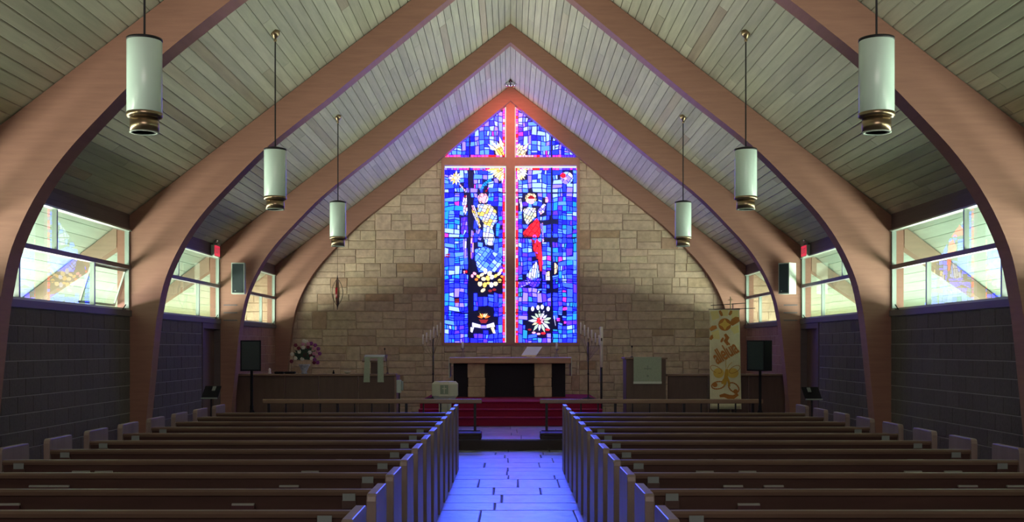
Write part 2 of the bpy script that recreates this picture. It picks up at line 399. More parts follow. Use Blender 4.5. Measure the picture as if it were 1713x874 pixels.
for s in (-1, 1):
    sd = SIDE[s]
    for bi, (y0, y1) in enumerate(bays):
        ye = 19.52 if bi == 4 else y1 + (0 if bi < 5 else 0.2)
        w = B().box(min(s*(XW+0.001), s*(XW+0.24)), max(s*(XW+0.001), s*(XW+0.24)), y0 - 0.27 if bi else y0, ye, -0.1, SILL - 0.03)
        w = w.build('wall_' + sd, M_MORTAR if bi < 5 else M_SMORT)
        tag(w, ('dark grey' if bi < 5 else 'warm-light-tinted') + ' concrete block wall on the %s side %s' % (sd, WHERE[bi]), 'wall', kind='structure')
        if bi >= 3:
            blocks(w, s, y0, ye, 0.0, SILL - 0.09, M_BLOCK if bi < 5 else M_BLOCKB)
        # window of the bay
        win = root('window_%d' % wn, (s*XW, y0, SILL), 'clerestory window strip over the %s side wall %s' % (sd, WHERE[bi]), 'window', kind='structure'); wn += 1
        def bar(nm, a, b_, z0, z1, m, t0=0.0, t1=0.06):
            return B().box(min(s*(XW+t0), s*(XW+t1)), max(s*(XW+t0), s*(XW+t1)), a, b_, z0, z1).build(nm, m, win)
        bar('window_sill', y0 - 0.0, y1, SILL - 0.085, SILL, M_ALUD, -0.03, 0.14)
        bar('head_trim', y0, y1, WTOP, WTOP + 0.022, M_ALU, -0.03, 0.05)
        bar('transom', y0, y1, 2.885, 2.945, M_ALUD, -0.02, 0.06)
        bar('bottom_rail', y0, y1, SILL, SILL + 0.03, M_WHITE)
        if bi < 1: cuts_l, cuts_u = [], []
        else:
            o = (bi - 3) * BAY
            cuts_l = [12.28 + o, 14.5 + o]; cuts_u = [13.3 + o]
        for a in [y0 + 0.02] + cuts_u + [y1 - 0.02]: bar('mullion', a - 0.018, a + 0.018, 2.945, WTOP, M_ALU)
        for a in [y0 + 0.02] + cuts_l + [y1 - 0.02]: bar('mullion', a - 0.02, a + 0.02, SILL + 0.03, 2.885, M_ALU)
        eu = [y0] + cuts_u + [y1]; el = [y0] + cuts_l + [y1]
        for a, b_ in zip(eu[:-1], eu[1:]): bar('pane', a + 0.012, b_ - 0.012, 2.94, WTOP + 0.004, M_GLASS, 0.030, 0.034)
        for k, (a, b_) in enumerate(zip(el[:-1], el[1:])):
            opening = 0.0
            if bi == 3 and k == 0: opening = 0.17
            if bi == 3 and k == 2 and s < 0: opening = 0.17
            zt, zb = 2.88, SILL + 0.035
            if opening:
                ang = math.asin(opening / (zt - zb)); sh = root('open_sash', (s*(XW+0.05), a, zt), None, None); sh.parent = win; sh.location -= wloc(win)
                def quad(nm, ya, yb, h0, h1, m, t):
                    vs = []
                    for tt in (-t, t):
                        for yy, h in ((ya, h0), (yb, h0), (yb, h1), (ya, h1)):
                            vs.append((s*(XW+0.05) + s*(math.sin(ang)*h + math.cos(ang)*tt), yy, zt - math.cos(ang)*h + math.sin(ang)*tt))
                    return B().add(vs, [(0,1,2,3),(7,6,5,4),(0,4,5,1),(1,5,6,2),(2,6,7,3),(3,7,4,0)]).build(nm, m, sh)
                H = zt - zb
                quad('sash_bar', a+0.02, a+0.05, 0, H, M_WHITE, 0.012); quad('sash_bar', b_-0.05, b_-0.02, 0, H, M_WHITE, 0.012)
                quad('sash_bar', a+0.02, b_-0.02, H-0.03, H, M_WHITE, 0.012); quad('sash_bar', a+0.02, b_-0.02, 0, 0.03, M_WHITE, 0.012)
                quad('sash_pane', a+0.05, b_-0.05, 0.03, H-0.03, M_GLASS, 0.002)
            else:
                bar('pane', a + 0.012, b_ - 0.012, SILL + 0.02, 2.89, M_GLASS, 0.030, 0.034)
            if bi >= 3 and (opening or k == 2):
                yl = b_ - 0.35
                B().tube((s*(XW-0.02), yl, SILL+0.005), (s*(XW-0.05), yl+0.05, SILL+0.075), 0.008, n=6).tube((s*(XW-0.02), yl, SILL+0.01), (s*(XW-0.02), yl+0.13, SILL+0.012), 0.008, n=6).build('window_latch', M_IRON, win)
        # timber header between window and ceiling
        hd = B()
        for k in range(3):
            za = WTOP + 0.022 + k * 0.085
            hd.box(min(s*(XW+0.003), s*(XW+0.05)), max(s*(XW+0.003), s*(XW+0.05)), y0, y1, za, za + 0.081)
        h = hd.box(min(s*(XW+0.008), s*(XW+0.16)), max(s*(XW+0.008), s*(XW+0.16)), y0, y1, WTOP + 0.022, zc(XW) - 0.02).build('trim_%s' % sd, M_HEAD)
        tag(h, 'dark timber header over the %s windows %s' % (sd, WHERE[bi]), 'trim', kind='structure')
    # door in the side wall, just before the chancel
    dn = 1 if s < 0 else 2
    d = root('door_%d' % dn, (s*XW, 20.12, 0), 'dark wooden side door at the chancel end of the %s wall' % sd, 'door', kind='structure')
    B().box(min(s*(XW+0.09), s*(XW+0.13)), max(s*(XW+0.09), s*(XW+0.13)), 19.60, 20.68, 0, 2.10).build('door_panel', M_DOOR, d)
    f = B(); xa, xb = sorted((s*(XW-0.02), s*(XW+0.13)))
    f.box(xa, xb, 19.52, 19.61, 0, 2.2).box(xa, xb, 20.66, 20.71, 0, 2.2).box(xa, xb, 19.61, 20.66, 2.10, 2.2).build('door_frame', M_HEAD, d)
    B().tube((s*(XW+0.09), 19.72, 1.0), (s*(XW+0.03), 19.72, 1.0), 0.012, n=8).tube((s*(XW+0.03), 19.70, 1.0), (s*(XW+0.03), 19.83, 1.0), 0.012, n=8).build('door_handle', M_BRASS, d)

# ------------------------------------------------------------------ laminated arches
inner = [(0, 7.57), (0.8, 6.91), (1.646, 6.21), (2.55, 5.46), (3.05, 5.07), (3.60, 4.62), (4.09, 4.13), (4.50, 3.68), (4.80, 3.24), (5.02, 2.76), (5.12, 2.33), (5.18, 1.90), (5.31, 0.60), (5.36, 0.0)]
def smoothline(p, k=4):
    out = []
    for i in range(len(p) - 1):
        a = p[max(i-1, 0)]; b = p[i]; c = p[i+1]; d = p[min(i+2, len(p)-1)]
        for t in range(k):
            u = t / k
            if i < 3: out.append((b[0] + (c[0]-b[0])*u, b[1] + (c[1]-b[1])*u)); continue
            out.append(tuple(0.5*((2*b[q]) + (-a[q]+c[q])*u + (2*a[q]-5*b[q]+4*c[q]-d[q])*u*u + (-a[q]+3*b[q]-3*c[q]+d[q])*u**3) for q in (0, 1)))
    out.append(p[-1]); return out
ILINE = smoothline(inner)
def arch_rib(s, y):
    m = B(); n = len(ILINE); out = []
    for i, (x, z) in enumerate(ILINE):     # matching points on the outer side
        if i == 0: ox, oz = 0.0, RIDGE - 0.005
        elif z > 3.75:
            t = i / n; ox = x + 0.22 * min(1, x / 1.5) + max(0, (x - 2.5)) * 0.28; ox = min(ox, 5.72); oz = zc(ox) - 0.012
        else: ox = 5.72; oz = min(z, zc(5.72) - 0.012)
        out.append((ox, oz))
    vs = []
    for yy in (y, y + TH):
        vs += [(s*x, yy, z) for x, z in ILINE] + [(s*x, yy, z) for x, z in out]
    fs = []
    for i in range(n - 1):
        fs += [(i, i+1, n+i+1, n+i), (2*n+i, 3*n+i, 3*n+i+1, 2*n+i+1), (i, 2*n+i, 2*n+i+1, i+1), (n+i, n+i+1, 3*n+i+1, 3*n+i)]
    fs += [(n-1, 3*n-1, 4*n-1, 2*n-1)]
    m.add(vs, fs); return m
NAMES = {25.60: 'against the stone wall, framing the stained glass', 20.71: 'at the chancel step, second from the stone wall', 15.83: 'third from the stone wall',
         10.95: 'with its wide feet at the picture edges, fourth from the stone wall', 6.07: 'above the camera, outside the view', 1.19: 'just in front of the camera, outside the view'}
for y in ARCH[1:]:
    r = root('arch_beam', (0, y, 0), 'curved laminated wooden arch ' + NAMES[y], 'arch')
    for s in (-1, 1):
        rb = arch_rib(s, y).build('rib', M_BEAM, r)
        # rafter tail carrying the eave outside the windows
        if y < 25:
            B().prism([(s*5.74, zc(5.74)-0.02), (s*EAVE, zc(EAVE)-0.02), (s*EAVE, zc(EAVE)-0.20), (s*5.74, zc(5.74)-0.33)], y + 0.02, y + TH - 0.02).build('rafter_tail', M_TAIL, r)
        if y == 20.71:
            for k in range(3):
                z = 2.55 - k * 0.145
                xa, xb = sorted((s*5.2, s*5.46)); B().box(xa, xb, y - 0.008, y + 0.02, z, z + 0.02).build('groove_strip', M_ALUD, r)

# ------------------------------------------------------------------ ceiling boards
PITCH = 0.107
for s in (-1, 1):
    sd = SIDE[s]
    def slab(x0, x1, zoff, th, y0, y1, m=None):
        q = m or B()
        pts = [(s*x0, zc(x0)+zoff), (s*x1, zc(x1)+zoff), (s*x1, zc(x1)+zoff+th), (s*x0, zc(x0)+zoff+th)]
        return q.prism(pts, y0, y1)
    c = slab(0.0, XW + 0.12, 0.018, 0.12, YR, YB + 0.25).build('ceiling', M_GAP)
    tag(c, 'pale plank ceiling, %s slope of the gable roof' % sd, 'ceiling', kind='structure')
    n = int((XW + 0.05) / PITCH)
    for i in range(n):
        x0 = i * PITCH + 0.004; x1 = (i+1) * PITCH - 0.005
        y = 8.0 + R.uniform(-2.5, 0.5)
        while y < YB:
            L = R.choice((3.66, 4.27, 4.88, 5.5)) * R.uniform(0.93, 1.2); ye = min(y + L, YB + 0.2)
            if YB - ye < 1.0: ye = YB + 0.2
            d0 = R.uniform(0, 0.003)
            mc = 0.005
            q = B(); pts = [(s*x0, zc(x0)+0.02), (s*x0, zc(x0)+mc), (s*(x0+mc), zc(x0+mc)+d0), (s*(x1-mc), zc(x1-mc)+d0), (s*x1, zc(x1)+mc), (s*x1, zc(x1)+0.02)]
            q.prism(pts, y + 0.003, ye - 0.003).build('plank', M_BOARD, c, o=(s*(x0+x1)/2, y, zc(x0)))
            y = ye
    # soffit of the eave outside the windows
    so = slab(XW + 0.14, EAVE, 0.02, 0.1, YR, YB + 0.5).build('trim_soffit', M_GAP)
    tag(so, 'brightly daylit board soffit outside the %s windows' % sd, 'soffit', kind='structure')
    i = 0; x = XW + 0.16
    while x < EAVE - 0.05:
        for (a, b_) in ((YR, 10.9), (10.9, 15.9), (15.9, 20.8), (20.8, YB + 0.1)):
            q = B(); slab(x + 0.004, x + PITCH*1.5 - 0.005, 0.0, 0.02, a, b_, q).build('plank', M_SOFF, so, o=(s*x, a, zc(x)))
        x += PITCH*1.5
    fa = B().box(min(s*EAVE, s*(EAVE+0.04)), max(s*EAVE, s*(EAVE+0.04)), YR, YB+0.5, zc(EAVE)-0.24, zc(EAVE)+0.1).build('trim_fascia', M_FASCIA)
    tag(fa, 'grey fascia board at the eave outside the %s windows' % sd, 'fascia', kind='structure')
    g = B().box(min(s*5.8, s*40), max(s*5.8, s*40), -20, 60, -0.3, -0.15).build('ground', M_GRASS)
    tag(g, 'grass ground outside the %s windows' % sd, 'ground', kind='structure')

# entrance end behind the camera, with its tall gable window opening
rw = B()
rw.box(-5.8, -3.1, YR-0.2, YR, -0.1, 5.6).box(3.1, 5.8, YR-0.2, YR, -0.1, 5.6).box(-3.1, 3.1, YR-0.2, YR, -0.1, 3.3).prism([(-3.1, 5.57), (3.1, 5.57), (0, 7.95)], YR-0.2, YR)
tag(rw.build('wall_rear', M_SMORT), 'rear wall of the nave behind the camera', 'wall', kind='structure')

# ------------------------------------------------------------------ back wall of squared limestone
WX = 1.63; WB = 1.825
bw = B()
bw.prism([(-7.6, -0.1), (-WX, -0.1), (-WX, zc(WX)+0.0), (-7.6, zc(7.6))], YB + 0.008, YB + 0.30)
bw.prism([(WX, -0.1), (7.6, -0.1), (7.6, zc(7.6)), (WX, zc(WX)+0.0)], YB + 0.008, YB + 0.30)
bw.box(-WX, WX, YB + 0.012, YB + 0.30, -0.1, WB)
back = bw.build('wall_back', M_SMORT)
tag(back, 'wall of squared tan limestone around the stained glass window', 'wall', kind='structure')
stones = []
z = 0.0
while z < 6.9:
    H = R.uniform(0.33, 0.47); x = -7.6 - R.random() * 0.3
    while x < 7.6:
        w = R.uniform(0.36, 0.80); k = R.random()
        if k < 0.15: w = R.uniform(0.28, 0.46); stones.append((x, x+w, z, z+H))
        elif k < 0.65:
            hh = H * R.choice((0.4, 0.5, 0.5, 0.6)); stones.append((x, x+w, z, z+hh)); stones.append((x, x+w, z+hh, z+H))
        else:
            hh = H * R.choice((0.45, 0.5, 0.58)); c1 = x + w*R.uniform(0.35, 0.65)
            stones.append((x, x+w, z, z+hh)); stones += [(x, c1, z+hh, z+H), (c1, x+w, z+hh, z+H)] if R.random() < 0.5 else [(x, x+w, z+hh, z+H)]
        x += w
    z += H
regs = [[(-7.6, 0), (-WX, 0), (-WX, zc(WX)-0.03), (-7.6, zc(7.6)-0.03)], [(WX, 0), (7.6, 0), (7.6, zc(7.6)-0.03), (WX, zc(WX)-0.03)], [(-WX, 0), (WX, 0), (WX, WB), (-WX, WB)]]
cand = []
def arch_in(x):            # height of the arch's inner edge at |x|
    x = abs(x)
    for (a, za), (b_, zb) in zip(ILINE[:-1], ILINE[1:]):
        if a <= x <= b_ and b_ > a: return za + (zb-za)*(x-a)/(b_-a)
    return 0
for (x0, x1, z0, z1) in stones:
    for rg in regs:
        g = 0.0045; j = lambda: R.uniform(-0.006, 0.006)
        p = clip([(x0+g+j(), z0+g+j()), (x1-g+j(), z0+g+j()), (x1-g+j(), z1-g+j()), (x0+g+j(), z1-g+j())], rg)
        if len(p) < 3 or parea(p) < 0.004: continue
        cx = sum(a for a, _ in p)/len(p); cz = sum(b for _, b in p)/len(p)
        vis = abs(cx) < 5.2 and cz < arch_in(cx) + 0.1 and cz > 0.3
        cand.append((vis, parea(p), p))
cand.sort(key=lambda t: (-t[0], -t[1]))
def stone_mesh(m, p):
    pr = R.uniform(0.0, 0.013); i = shrink(p, 0.012)
    if len(i) != len(p): i = [(a*0.94 + 0.06*sum(q[0] for q in p)/len(p), b*0.94 + 0.06*sum(q[1] for q in p)/len(p)) for a, b in p]
    n = len(p)
    m.add([(a, YB+0.02, b) for a, b in p] + [(a, YB-pr+0.008, b) for a, b in p] + [(a, YB-pr-R.uniform(0, 0.007), b) for a, b in i],
          [tuple(range(2*n, 3*n))] + [(q, (q+1) % n, (q+1) % n + n, q+n) for q in range(n)] + [(q+n, (q+1) % n + n, (q+1) % n + 2*n, q+2*n) for q in range(n)])
rest = B()
for k, (vis, ar, p) in enumerate(cand):
    if k < 298:
        m = B(); stone_mesh(m, p); m.build('stone', M_STONE, back, o=(p[0][0], YB, p[0][1]))
    else: stone_mesh(rest, p)
ro = rest.build('stones', M_STONE, back); ro['kind'] = 'stuff'

# ------------------------------------------------------------------ stained glass window
YG = YB + 0.07
S = YG / F
def G(px, py): return ((px - CX) * S, EYE + (HY - py) * S)
GL = {}
def gcol(name, c, st): GL[name] = emit('glass_' + name, c, st)
# what leaves each colour of glass towards the nave, per channel
for nm, c in dict(deep=(0.012, 0.018, 6.5), royal=(0.03, 0.08, 8.0), mid=(0.06, 0.22, 9.0), sky=(0.18, 0.55, 9.0), pale=(0.60, 0.95, 4.0), cyan=(0.02, 0.50, 6.0),
                  teal=(0.01, 0.45, 1.2), violet=(0.20, 0.05, 10.0), lilac=(0.55, 0.38, 7.0), white=(1.5, 1.45, 2.2), cream=(2.0, 1.5, 0.80), yellow=(2.0, 1.15, 0.22),
                  orange=(2.6, 0.40, 0.05), red=(7.0, 0.02, 0.06), crimson=(0.35, 0.0, 0.02), pink=(9.0, 0.16, 0.9), rose=(2.4, 0.75, 1.1), magenta=(1.6, 0.06, 1.3), mint=(0.75, 0.95, 0.80)).items():
    k = max(c); gcol(nm, tuple(q / k for q in c), k)
GN = list(GL); GMI = {n: i for i, n in enumerate(GN)}
win = root('window_1', (0, YG, WB), 'tall gable stained glass window of blue glass with two robed figures', 'window', kind='structure')
pieces = []       # (polygon in px, colour, layer)
masks = []        # convex outlines in px of figure areas
RG = random.Random(21)
def inside(p, poly):
    s0 = None
    for i in range(len(poly)):
        a, b = poly[i-1], poly[i]; v = (b[0]-a[0])*(p[1]-a[1]) - (b[1]-a[1])*(p[0]-a[0])
        if s0 is None: s0 = v > 0
        elif (v > 0) != s0: return False
    return True
FIG = []
def fill(outline, pal, ang=0, w=6, h=6, lead=0.55, layer=1, back=True):
    """a figure area: convex outline in px, cut in slanted pieces"""
    o = ccw(outline); 
    if back: masks.append(o)
    cx = sum(p[0] for p in o)/len(o); cy = sum(p[1] for p in o)/len(o); r = max(math.hypot(p[0]-cx, p[1]-cy) for p in o) + w
    ca, sa = math.cos(math.radians(ang)), math.sin(math.radians(ang))
    inner_ = shrink(o, 0.5)
    u = -r
    while u < r:
        du = w * RG.uniform(0.7, 1.35); v = -r - RG.random()*h; k0 = k1 = 0
        while v < r:
            dv = h * RG.uniform(0.6, 1.5); k = [RG.uniform(-1.6, 1.6) for _ in range(4)]
            q = [(u, v+k0), (u+du, v+k1), (u+du, v+dv+k[1]), (u, v+dv+k[0])]; k0, k1 = k[0], k[1]
            q = ccw([(cx + a*ca - b*sa, cy + a*sa + b*ca) for a, b in q])
            c = clip(q, inner_) if inner_ else []
            if len(c) >= 3:
                c = shrink(c, lead)
                if len(c) >= 3 and parea(c) > 1.2: pieces.append((c, RG.choice(pal), layer))
            v += dv
        u += du
def circ(cx, cy, r, n=12, sx=1, sy=1): return [(cx + r*sx*math.cos(2*math.pi*i/n), cy + r*sy*math.sin(2*math.pi*i/n)) for i in range(n)]
def burst(cx, cy, r, n, pal, a0=0, a1=360, r0=2.0, layer=2):
    for i in range(n):
        a = math.radians(a0 + (a1-a0)*(i+0.5)/n); da = math.radians((a1-a0)/n*0.38); rr = r * RG.uniform(0.65, 1.1)
        rm = r0 + (rr-r0)*0.45
        q = [(cx+r0*math.cos(a-da*0.8), cy+r0*math.sin(a-da*0.8)), (cx+rm*math.cos(a-da), cy+rm*math.sin(a-da)), (cx+rr*math.cos(a), cy+rr*math.sin(a)), (cx+rm*math.cos(a+da), cy+rm*math.sin(a+da)), (cx+r0*math.cos(a+da*0.8), cy+r0*math.sin(a+da*0.8))]
        pieces.append((ccw(q), RG.choice(pal), layer))
WH = ['white', 'white', 'cream', 'pale']
# star top left with its tail
masks.append(ccw(circ(762, 298, 9))); pieces.append((ccw(circ(762, 298, 3.2, 8)), 'cream', 2)); burst(762, 298, 12, 11, ['cream', 'yellow', 'cream', 'white'], r0=3.8)
fill([(765, 307), (769, 306), (784, 322), (779, 324)], ['white', 'rose', 'pale'], 45, 3.4, 8)
# teal wing and crimson pieces
fill([(797, 323), (808, 306), (824, 294), (823, 303), (806, 319)], ['teal', 'cyan', 'teal', 'sky'], -45, 4, 8)
fill([(806, 281), (819, 281), (818, 287), (806, 287)], ['crimson', 'red'], 0, 6, 6)
fill([(808, 322), (818, 311), (819, 316), (814, 323)], ['crimson', 'magenta'], -40, 5, 6)
# left mother figure: halo, head, mantle, white body
fill(circ(808, 332, 10), ['cream', 'white', 'rose'], 20, 4.5, 7); pieces.append((ccw(circ(809, 333, 3.6, 8)), 'rose', 2))
fill([(798, 341), (820, 341), (831, 353), (833, 370), (823, 383), (810, 376), (798, 360)], ['white', 'cream', 'pale', 'white', 'yellow'], 25, 6, 5.5)
fill([(808, 374), (824, 380), (829, 398), (825, 412), (812, 411), (807, 395)], ['white', 'white', 'pale', 'white'], 10, 7, 9)
fill([(788, 343), (794, 342), (806, 378), (802, 384), (789, 356)], ['cream', 'rose', 'white', 'yellow'], -22, 3.6, 9)
fill([(795, 380), (808, 384), (806, 404), (796, 400)], ['mid', 'royal', 'lilac'], 20, 5, 7)
fill([(829, 372), (838, 374), (836, 396), (829, 398)], ['cyan', 'sky', 'mid'], 10, 5, 7)
fill([(793, 404), (812, 412), (838, 405), (841, 440), (834, 456), (800, 456), (794, 436)], ['mid', 'sky', 'royal', 'sky', 'pale', 'mid'], 38, 6.5, 7)
fill([(786, 384), (793, 386), (793, 430), (787, 440)], ['rose', 'lilac', 'magenta', 'violet'], 3, 3.4, 12)
# dark trunk beside the mullion and pale pieces left of it
fill([(772, 330), (781, 322), (783, 352), (778, 362), (773, 352)], ['rose', 'lilac', 'white', 'crimson'], 12, 4, 6)
fill([(771, 364), (782, 362), (783, 384), (774, 398), (770, 388)], ['violet', 'lilac', 'pale', 'violet'], 10, 5, 7)
fill([(773, 400), (781, 398), (783, 432), (775, 434)], ['lilac', 'white', 'lilac'], 2, 4, 16)
# cluster of yellow pieces under the robe
masks.append(ccw([(788, 452), (844, 452), (843, 478), (828, 494), (800, 494), (790, 480)]))
for (x, y, a, b, r, c) in [(806,460,4,2.2,-30,'cream'),(812,454,3,4.5,0,'white'),(819,458,3.4,4,20,'cream'),(800,463,3.2,2,40,'yellow'),(809,467,3.6,3,10,'cream'),(816,466,3,4,-20,'yellow'),(823,464,3,3.6,30,'white'),
    (829,462,3.6,2.2,-40,'yellow'),(835,458,3.8,2.2,-50,'cream'),(838,453,3,2,-50,'cream'),(803,475,3.4,4.2,0,'cream'),(811,477,3,4,10,'yellow'),(817,474,3,2,0,'yellow'),(822,477,3,4,0,'white'),(829,475,3.4,3.6,20,'cream'),(836,470,3,3,0,'yellow'),
    (808,486,4,2.4,-35,'cream'),(797,468,2.4,2,0,'orange'),(794,458,3,2,30,'rose'),(840,463,2.4,1.8,0,'orange'),(790,462,2,2.6,0,'rose'),(827,485,3,2,0,'crimson'),(820,487,3,2,0,'crimson')]:
    t = math.radians(r); pieces.append((ccw([(x + a*1.12*math.cos(q)*math.cos(t) - b*1.12*math.sin(q)*math.sin(t), y + a*1.12*math.cos(q)*math.sin(t) + b*1.12*math.sin(q)*math.cos(t)) for q in [i*math.pi/4 for i in range(8)]]), c, 2))
# small emblem of flame over a white ribbon
masks.append(ccw([(787, 540), (795, 522), (809, 512), (823, 522), (831, 540), (828, 556), (790, 556)]))
burst(809, 534, 14, 9, ['orange', 'yellow', 'orange', 'cream'], 195, 345, 3)
pieces.append((ccw([(801, 535), (817, 535), (813, 541), (805, 541)]), 'crimson', 2))
for q, c in (([(790, 540), (804, 544), (804, 549), (790, 547)], 'white'), ([(814, 544), (826, 540), (828, 547), (814, 549)], 'white'), ([(787, 548), (793, 548), (790, 557), (787, 555)], 'white'), ([(821, 549), (826, 548), (829, 558), (825, 558)], 'cream'), ([(804.6, 545), (813.4, 545), (813.4, 549.5), (804.6, 549.5)], 'lilac')):
    pieces.append((ccw(q), c, 2))
# scattered crimson panes of the left light
fill([(760, 500), (769, 499), (769, 508), (760, 509)], ['crimson'], 0, 9, 9); fill([(744, 425), (754, 423), (754, 431), (744, 432)], ['crimson', 'white'], 0, 10, 5)
fill([(774, 453), (782, 452), (782, 459), (775, 459)], ['red', 'rose'], 0, 5, 6)
# sun behind the crossing
for (qx, qy, a0, a1) in ((849, 273, 95, 172), (860, 273, 8, 85), (849, 268, 195, 265), (860, 268, 275, 345)):
    pass
fill([(822, 281), (844, 281), (844, 300), (836, 304), (826, 294)], ['cream', 'cream', 'yellow', 'white'], 55, 4, 9)
burst(842, 281, 27, 7, ['cream', 'white', 'cream', 'yellow'], 88, 178, 12)
fill([(864, 281), (882, 281), (880, 294), (870, 303), (864, 300)], ['cream', 'cream', 'yellow', 'white'], -55, 4, 9)
burst(865, 281, 27, 7, ['cream', 'white', 'cream', 'yellow'], 5, 85, 12)
fill([(828, 261), (828, 246), (838, 236), (844, 240), (844, 261)], ['cream', 'cream', 'yellow', 'mint'], -35, 4, 10)
fill([(863, 261), (863, 240), (869, 240), (880, 254), (880, 261)], ['cream', 'cream', 'yellow', 'mint'], 35, 4, 10)
burst(844, 262, 32, 4, ['cream', 'white'], 210, 262, 18); burst(863, 262, 30, 4, ['cream', 'white'], 280, 335, 18)
# roundel upper right
fill(circ(948, 298, 11.5, 14), ['white', 'pale', 'white', 'lilac'], 35, 8, 8); pieces.append((ccw(circ(942, 294, 4.6, 8)), 'red', 2)); pieces.append((ccw(circ(946, 299, 2.4, 6)), 'rose', 2))
# right standing figure: halo, face, raised arms, white tunic, red robe, hem
fill(circ(888, 332, 10.5), ['cream', 'yellow', 'cream'], 15, 4.5, 7); pieces.append((ccw(circ(889, 336, 5.2, 10, 0.85, 1.1)), 'rose', 2)); pieces.append((ccw([(883, 330), (889, 327), (895, 331), (894, 333), (884, 333)]), 'crimson', 3))
fill([(874, 350), (884, 346), (897, 348), (898, 362), (882, 378), (876, 368)], ['white', 'cream', 'white', 'mint'], 30, 6, 7)
fill([(867, 334), (872, 330), (876, 350), (871, 358)], ['white', 'pale'], 5, 5, 10)
fill([(899, 352), (909, 340), (914, 342), (911, 356), (902, 362)], ['rose', 'white', 'lilac'], -40, 5, 6)
fill(circ(914, 335, 5.5, 8, 0.8, 1.2), ['rose'], 0, 9, 9)
fill([(898, 362), (903, 372), (905, 392), (900, 400), (876, 398), (874, 388), (884, 378)], ['red', 'red', 'crimson', 'red'], 35, 6, 8)
fill([(876, 399), (900, 400), (906, 414), (908, 452), (903, 457), (897, 436), (884, 448), (874, 446), (873, 420)], ['red', 'crimson', 'red', 'crimson'], 22, 6.5, 9)
fill([(899, 402), (905, 404), (909, 440), (908, 456), (903, 456), (899, 430)], ['red', 'red', 'crimson'], 4, 6, 12, layer=2)
fill([(897, 436), (901, 444), (904, 464), (890, 470), (878, 462)], ['white', 'mint', 'white', 'pale'], 8, 3.6, 18)
fill([(903, 374), (909, 372), (911, 404), (907, 408)], ['lilac', 'white', 'rose'], 0, 4, 8)
fill([(926, 436), (934, 444), (933, 456), (926, 462)], ['white', 'cream'], 0, 5, 10)
fill([(912, 456), (920, 452), (921, 470), (912, 472)], ['cream', 'white'], 0, 8, 9)
fill([(866, 470), (884, 468), (886, 476), (868, 484)], ['white', 'lilac', 'violet'], -20, 5, 5)
fill([(880, 464), (906, 466), (903, 480), (890, 482), (882, 476)], ['violet', 'mid', 'royal', 'lilac'], 30, 5, 5)
fill([(887, 484), (900, 486), (905, 474), (909, 475), (908, 486), (900, 492), (890, 491)], ['white', 'white', 'mint'], 0, 6, 8)
# white blossom at the foot
masks.append(ccw([(880, 548), (886, 520), (894, 510), (918, 510), (922, 530), (920, 556), (908, 566), (890, 562)]))
burst(904, 537, 21, 13, ['mint', 'white', 'mint', 'cream'], 0, 360, 6.5); burst(904, 537, 9, 6, ['red', 'rose', 'orange'], 10, 370, 1.5, layer=3)
for (x, y) in ((891, 517), (900, 515), (907, 514), (917, 517)): pieces.append((ccw(circ(x, y, 3.4, 8, 0.8, 1.2)), 'white', 2))
for (x, y) in ((886, 552), (893, 557), (901, 559), (909, 558), (916, 552)): pieces.append((ccw(circ(x, y, 2.6, 6, 1.3, 0.7)), RG.choice(['crimson', 'rose', 'red']), 2))
fill([(925, 528), (928, 528), (931, 548), (929, 550)], ['white'], 0, 6, 20)
for (x, y) in ((946, 517), (946, 540), (934, 535), (944, 517)): fill([(x-3.5, y-3.5), (x+3.5, y-3.5), (x+3.5, y+3.5), (x-3.5, y+3.5)], ['magenta'], 0, 9, 9)
masks += [ccw(m) for m in ([(783.5, 280), (788, 280), (788, 574), (783.5, 574)], [(921, 280), (924.5, 280), (924.5, 574), (921, 574)])]
masks.append(ccw([(784, 345), (794, 372), (797, 430), (794, 490), (784, 500)]))

# background lights, four openings
A0 = 168 + 3
def upper_ok(x): return 0
openings = [[(743.5, 281), (845, 281), (845, 574), (743.5, 574)], [(862.5, 281), (965, 281), (965, 574), (862.5, 574)],
            [(741, 263), (845, 180), (845, 263)], [(862.5, 180), (967, 263), (862.5, 263)]]
def pal_at(x, y):
    up = y < 270
    t = RG.random()
    if y < 330 or up:
        p = ['royal', 'mid', 'sky', 'pale', 'sky', 'deep', 'lilac', 'pale']
    elif x < 775: p = ['royal', 'mid', 'sky', 'cyan', 'cyan', 'pale', 'deep'] if y < 480 or x < 762 else ['deep', 'violet', 'royal', 'lilac']
    elif x < 850: p = ['mid', 'royal', 'deep', 'sky', 'cyan', 'violet'] if y < 450 else ['deep', 'royal', 'violet', 'royal', 'mid', 'sky']
    elif x < 925: p = ['mid', 'sky', 'royal', 'pale', 'violet'] if y < 440 else ['mid', 'sky', 'violet', 'lilac', 'royal', 'teal']
    else: p = ['royal', 'mid', 'sky', 'deep', 'mid', 'pale', 'violet', 'cyan', 'teal', 'royal']
    if t < 0.012: return 'magenta'
    return RG.choice(p)
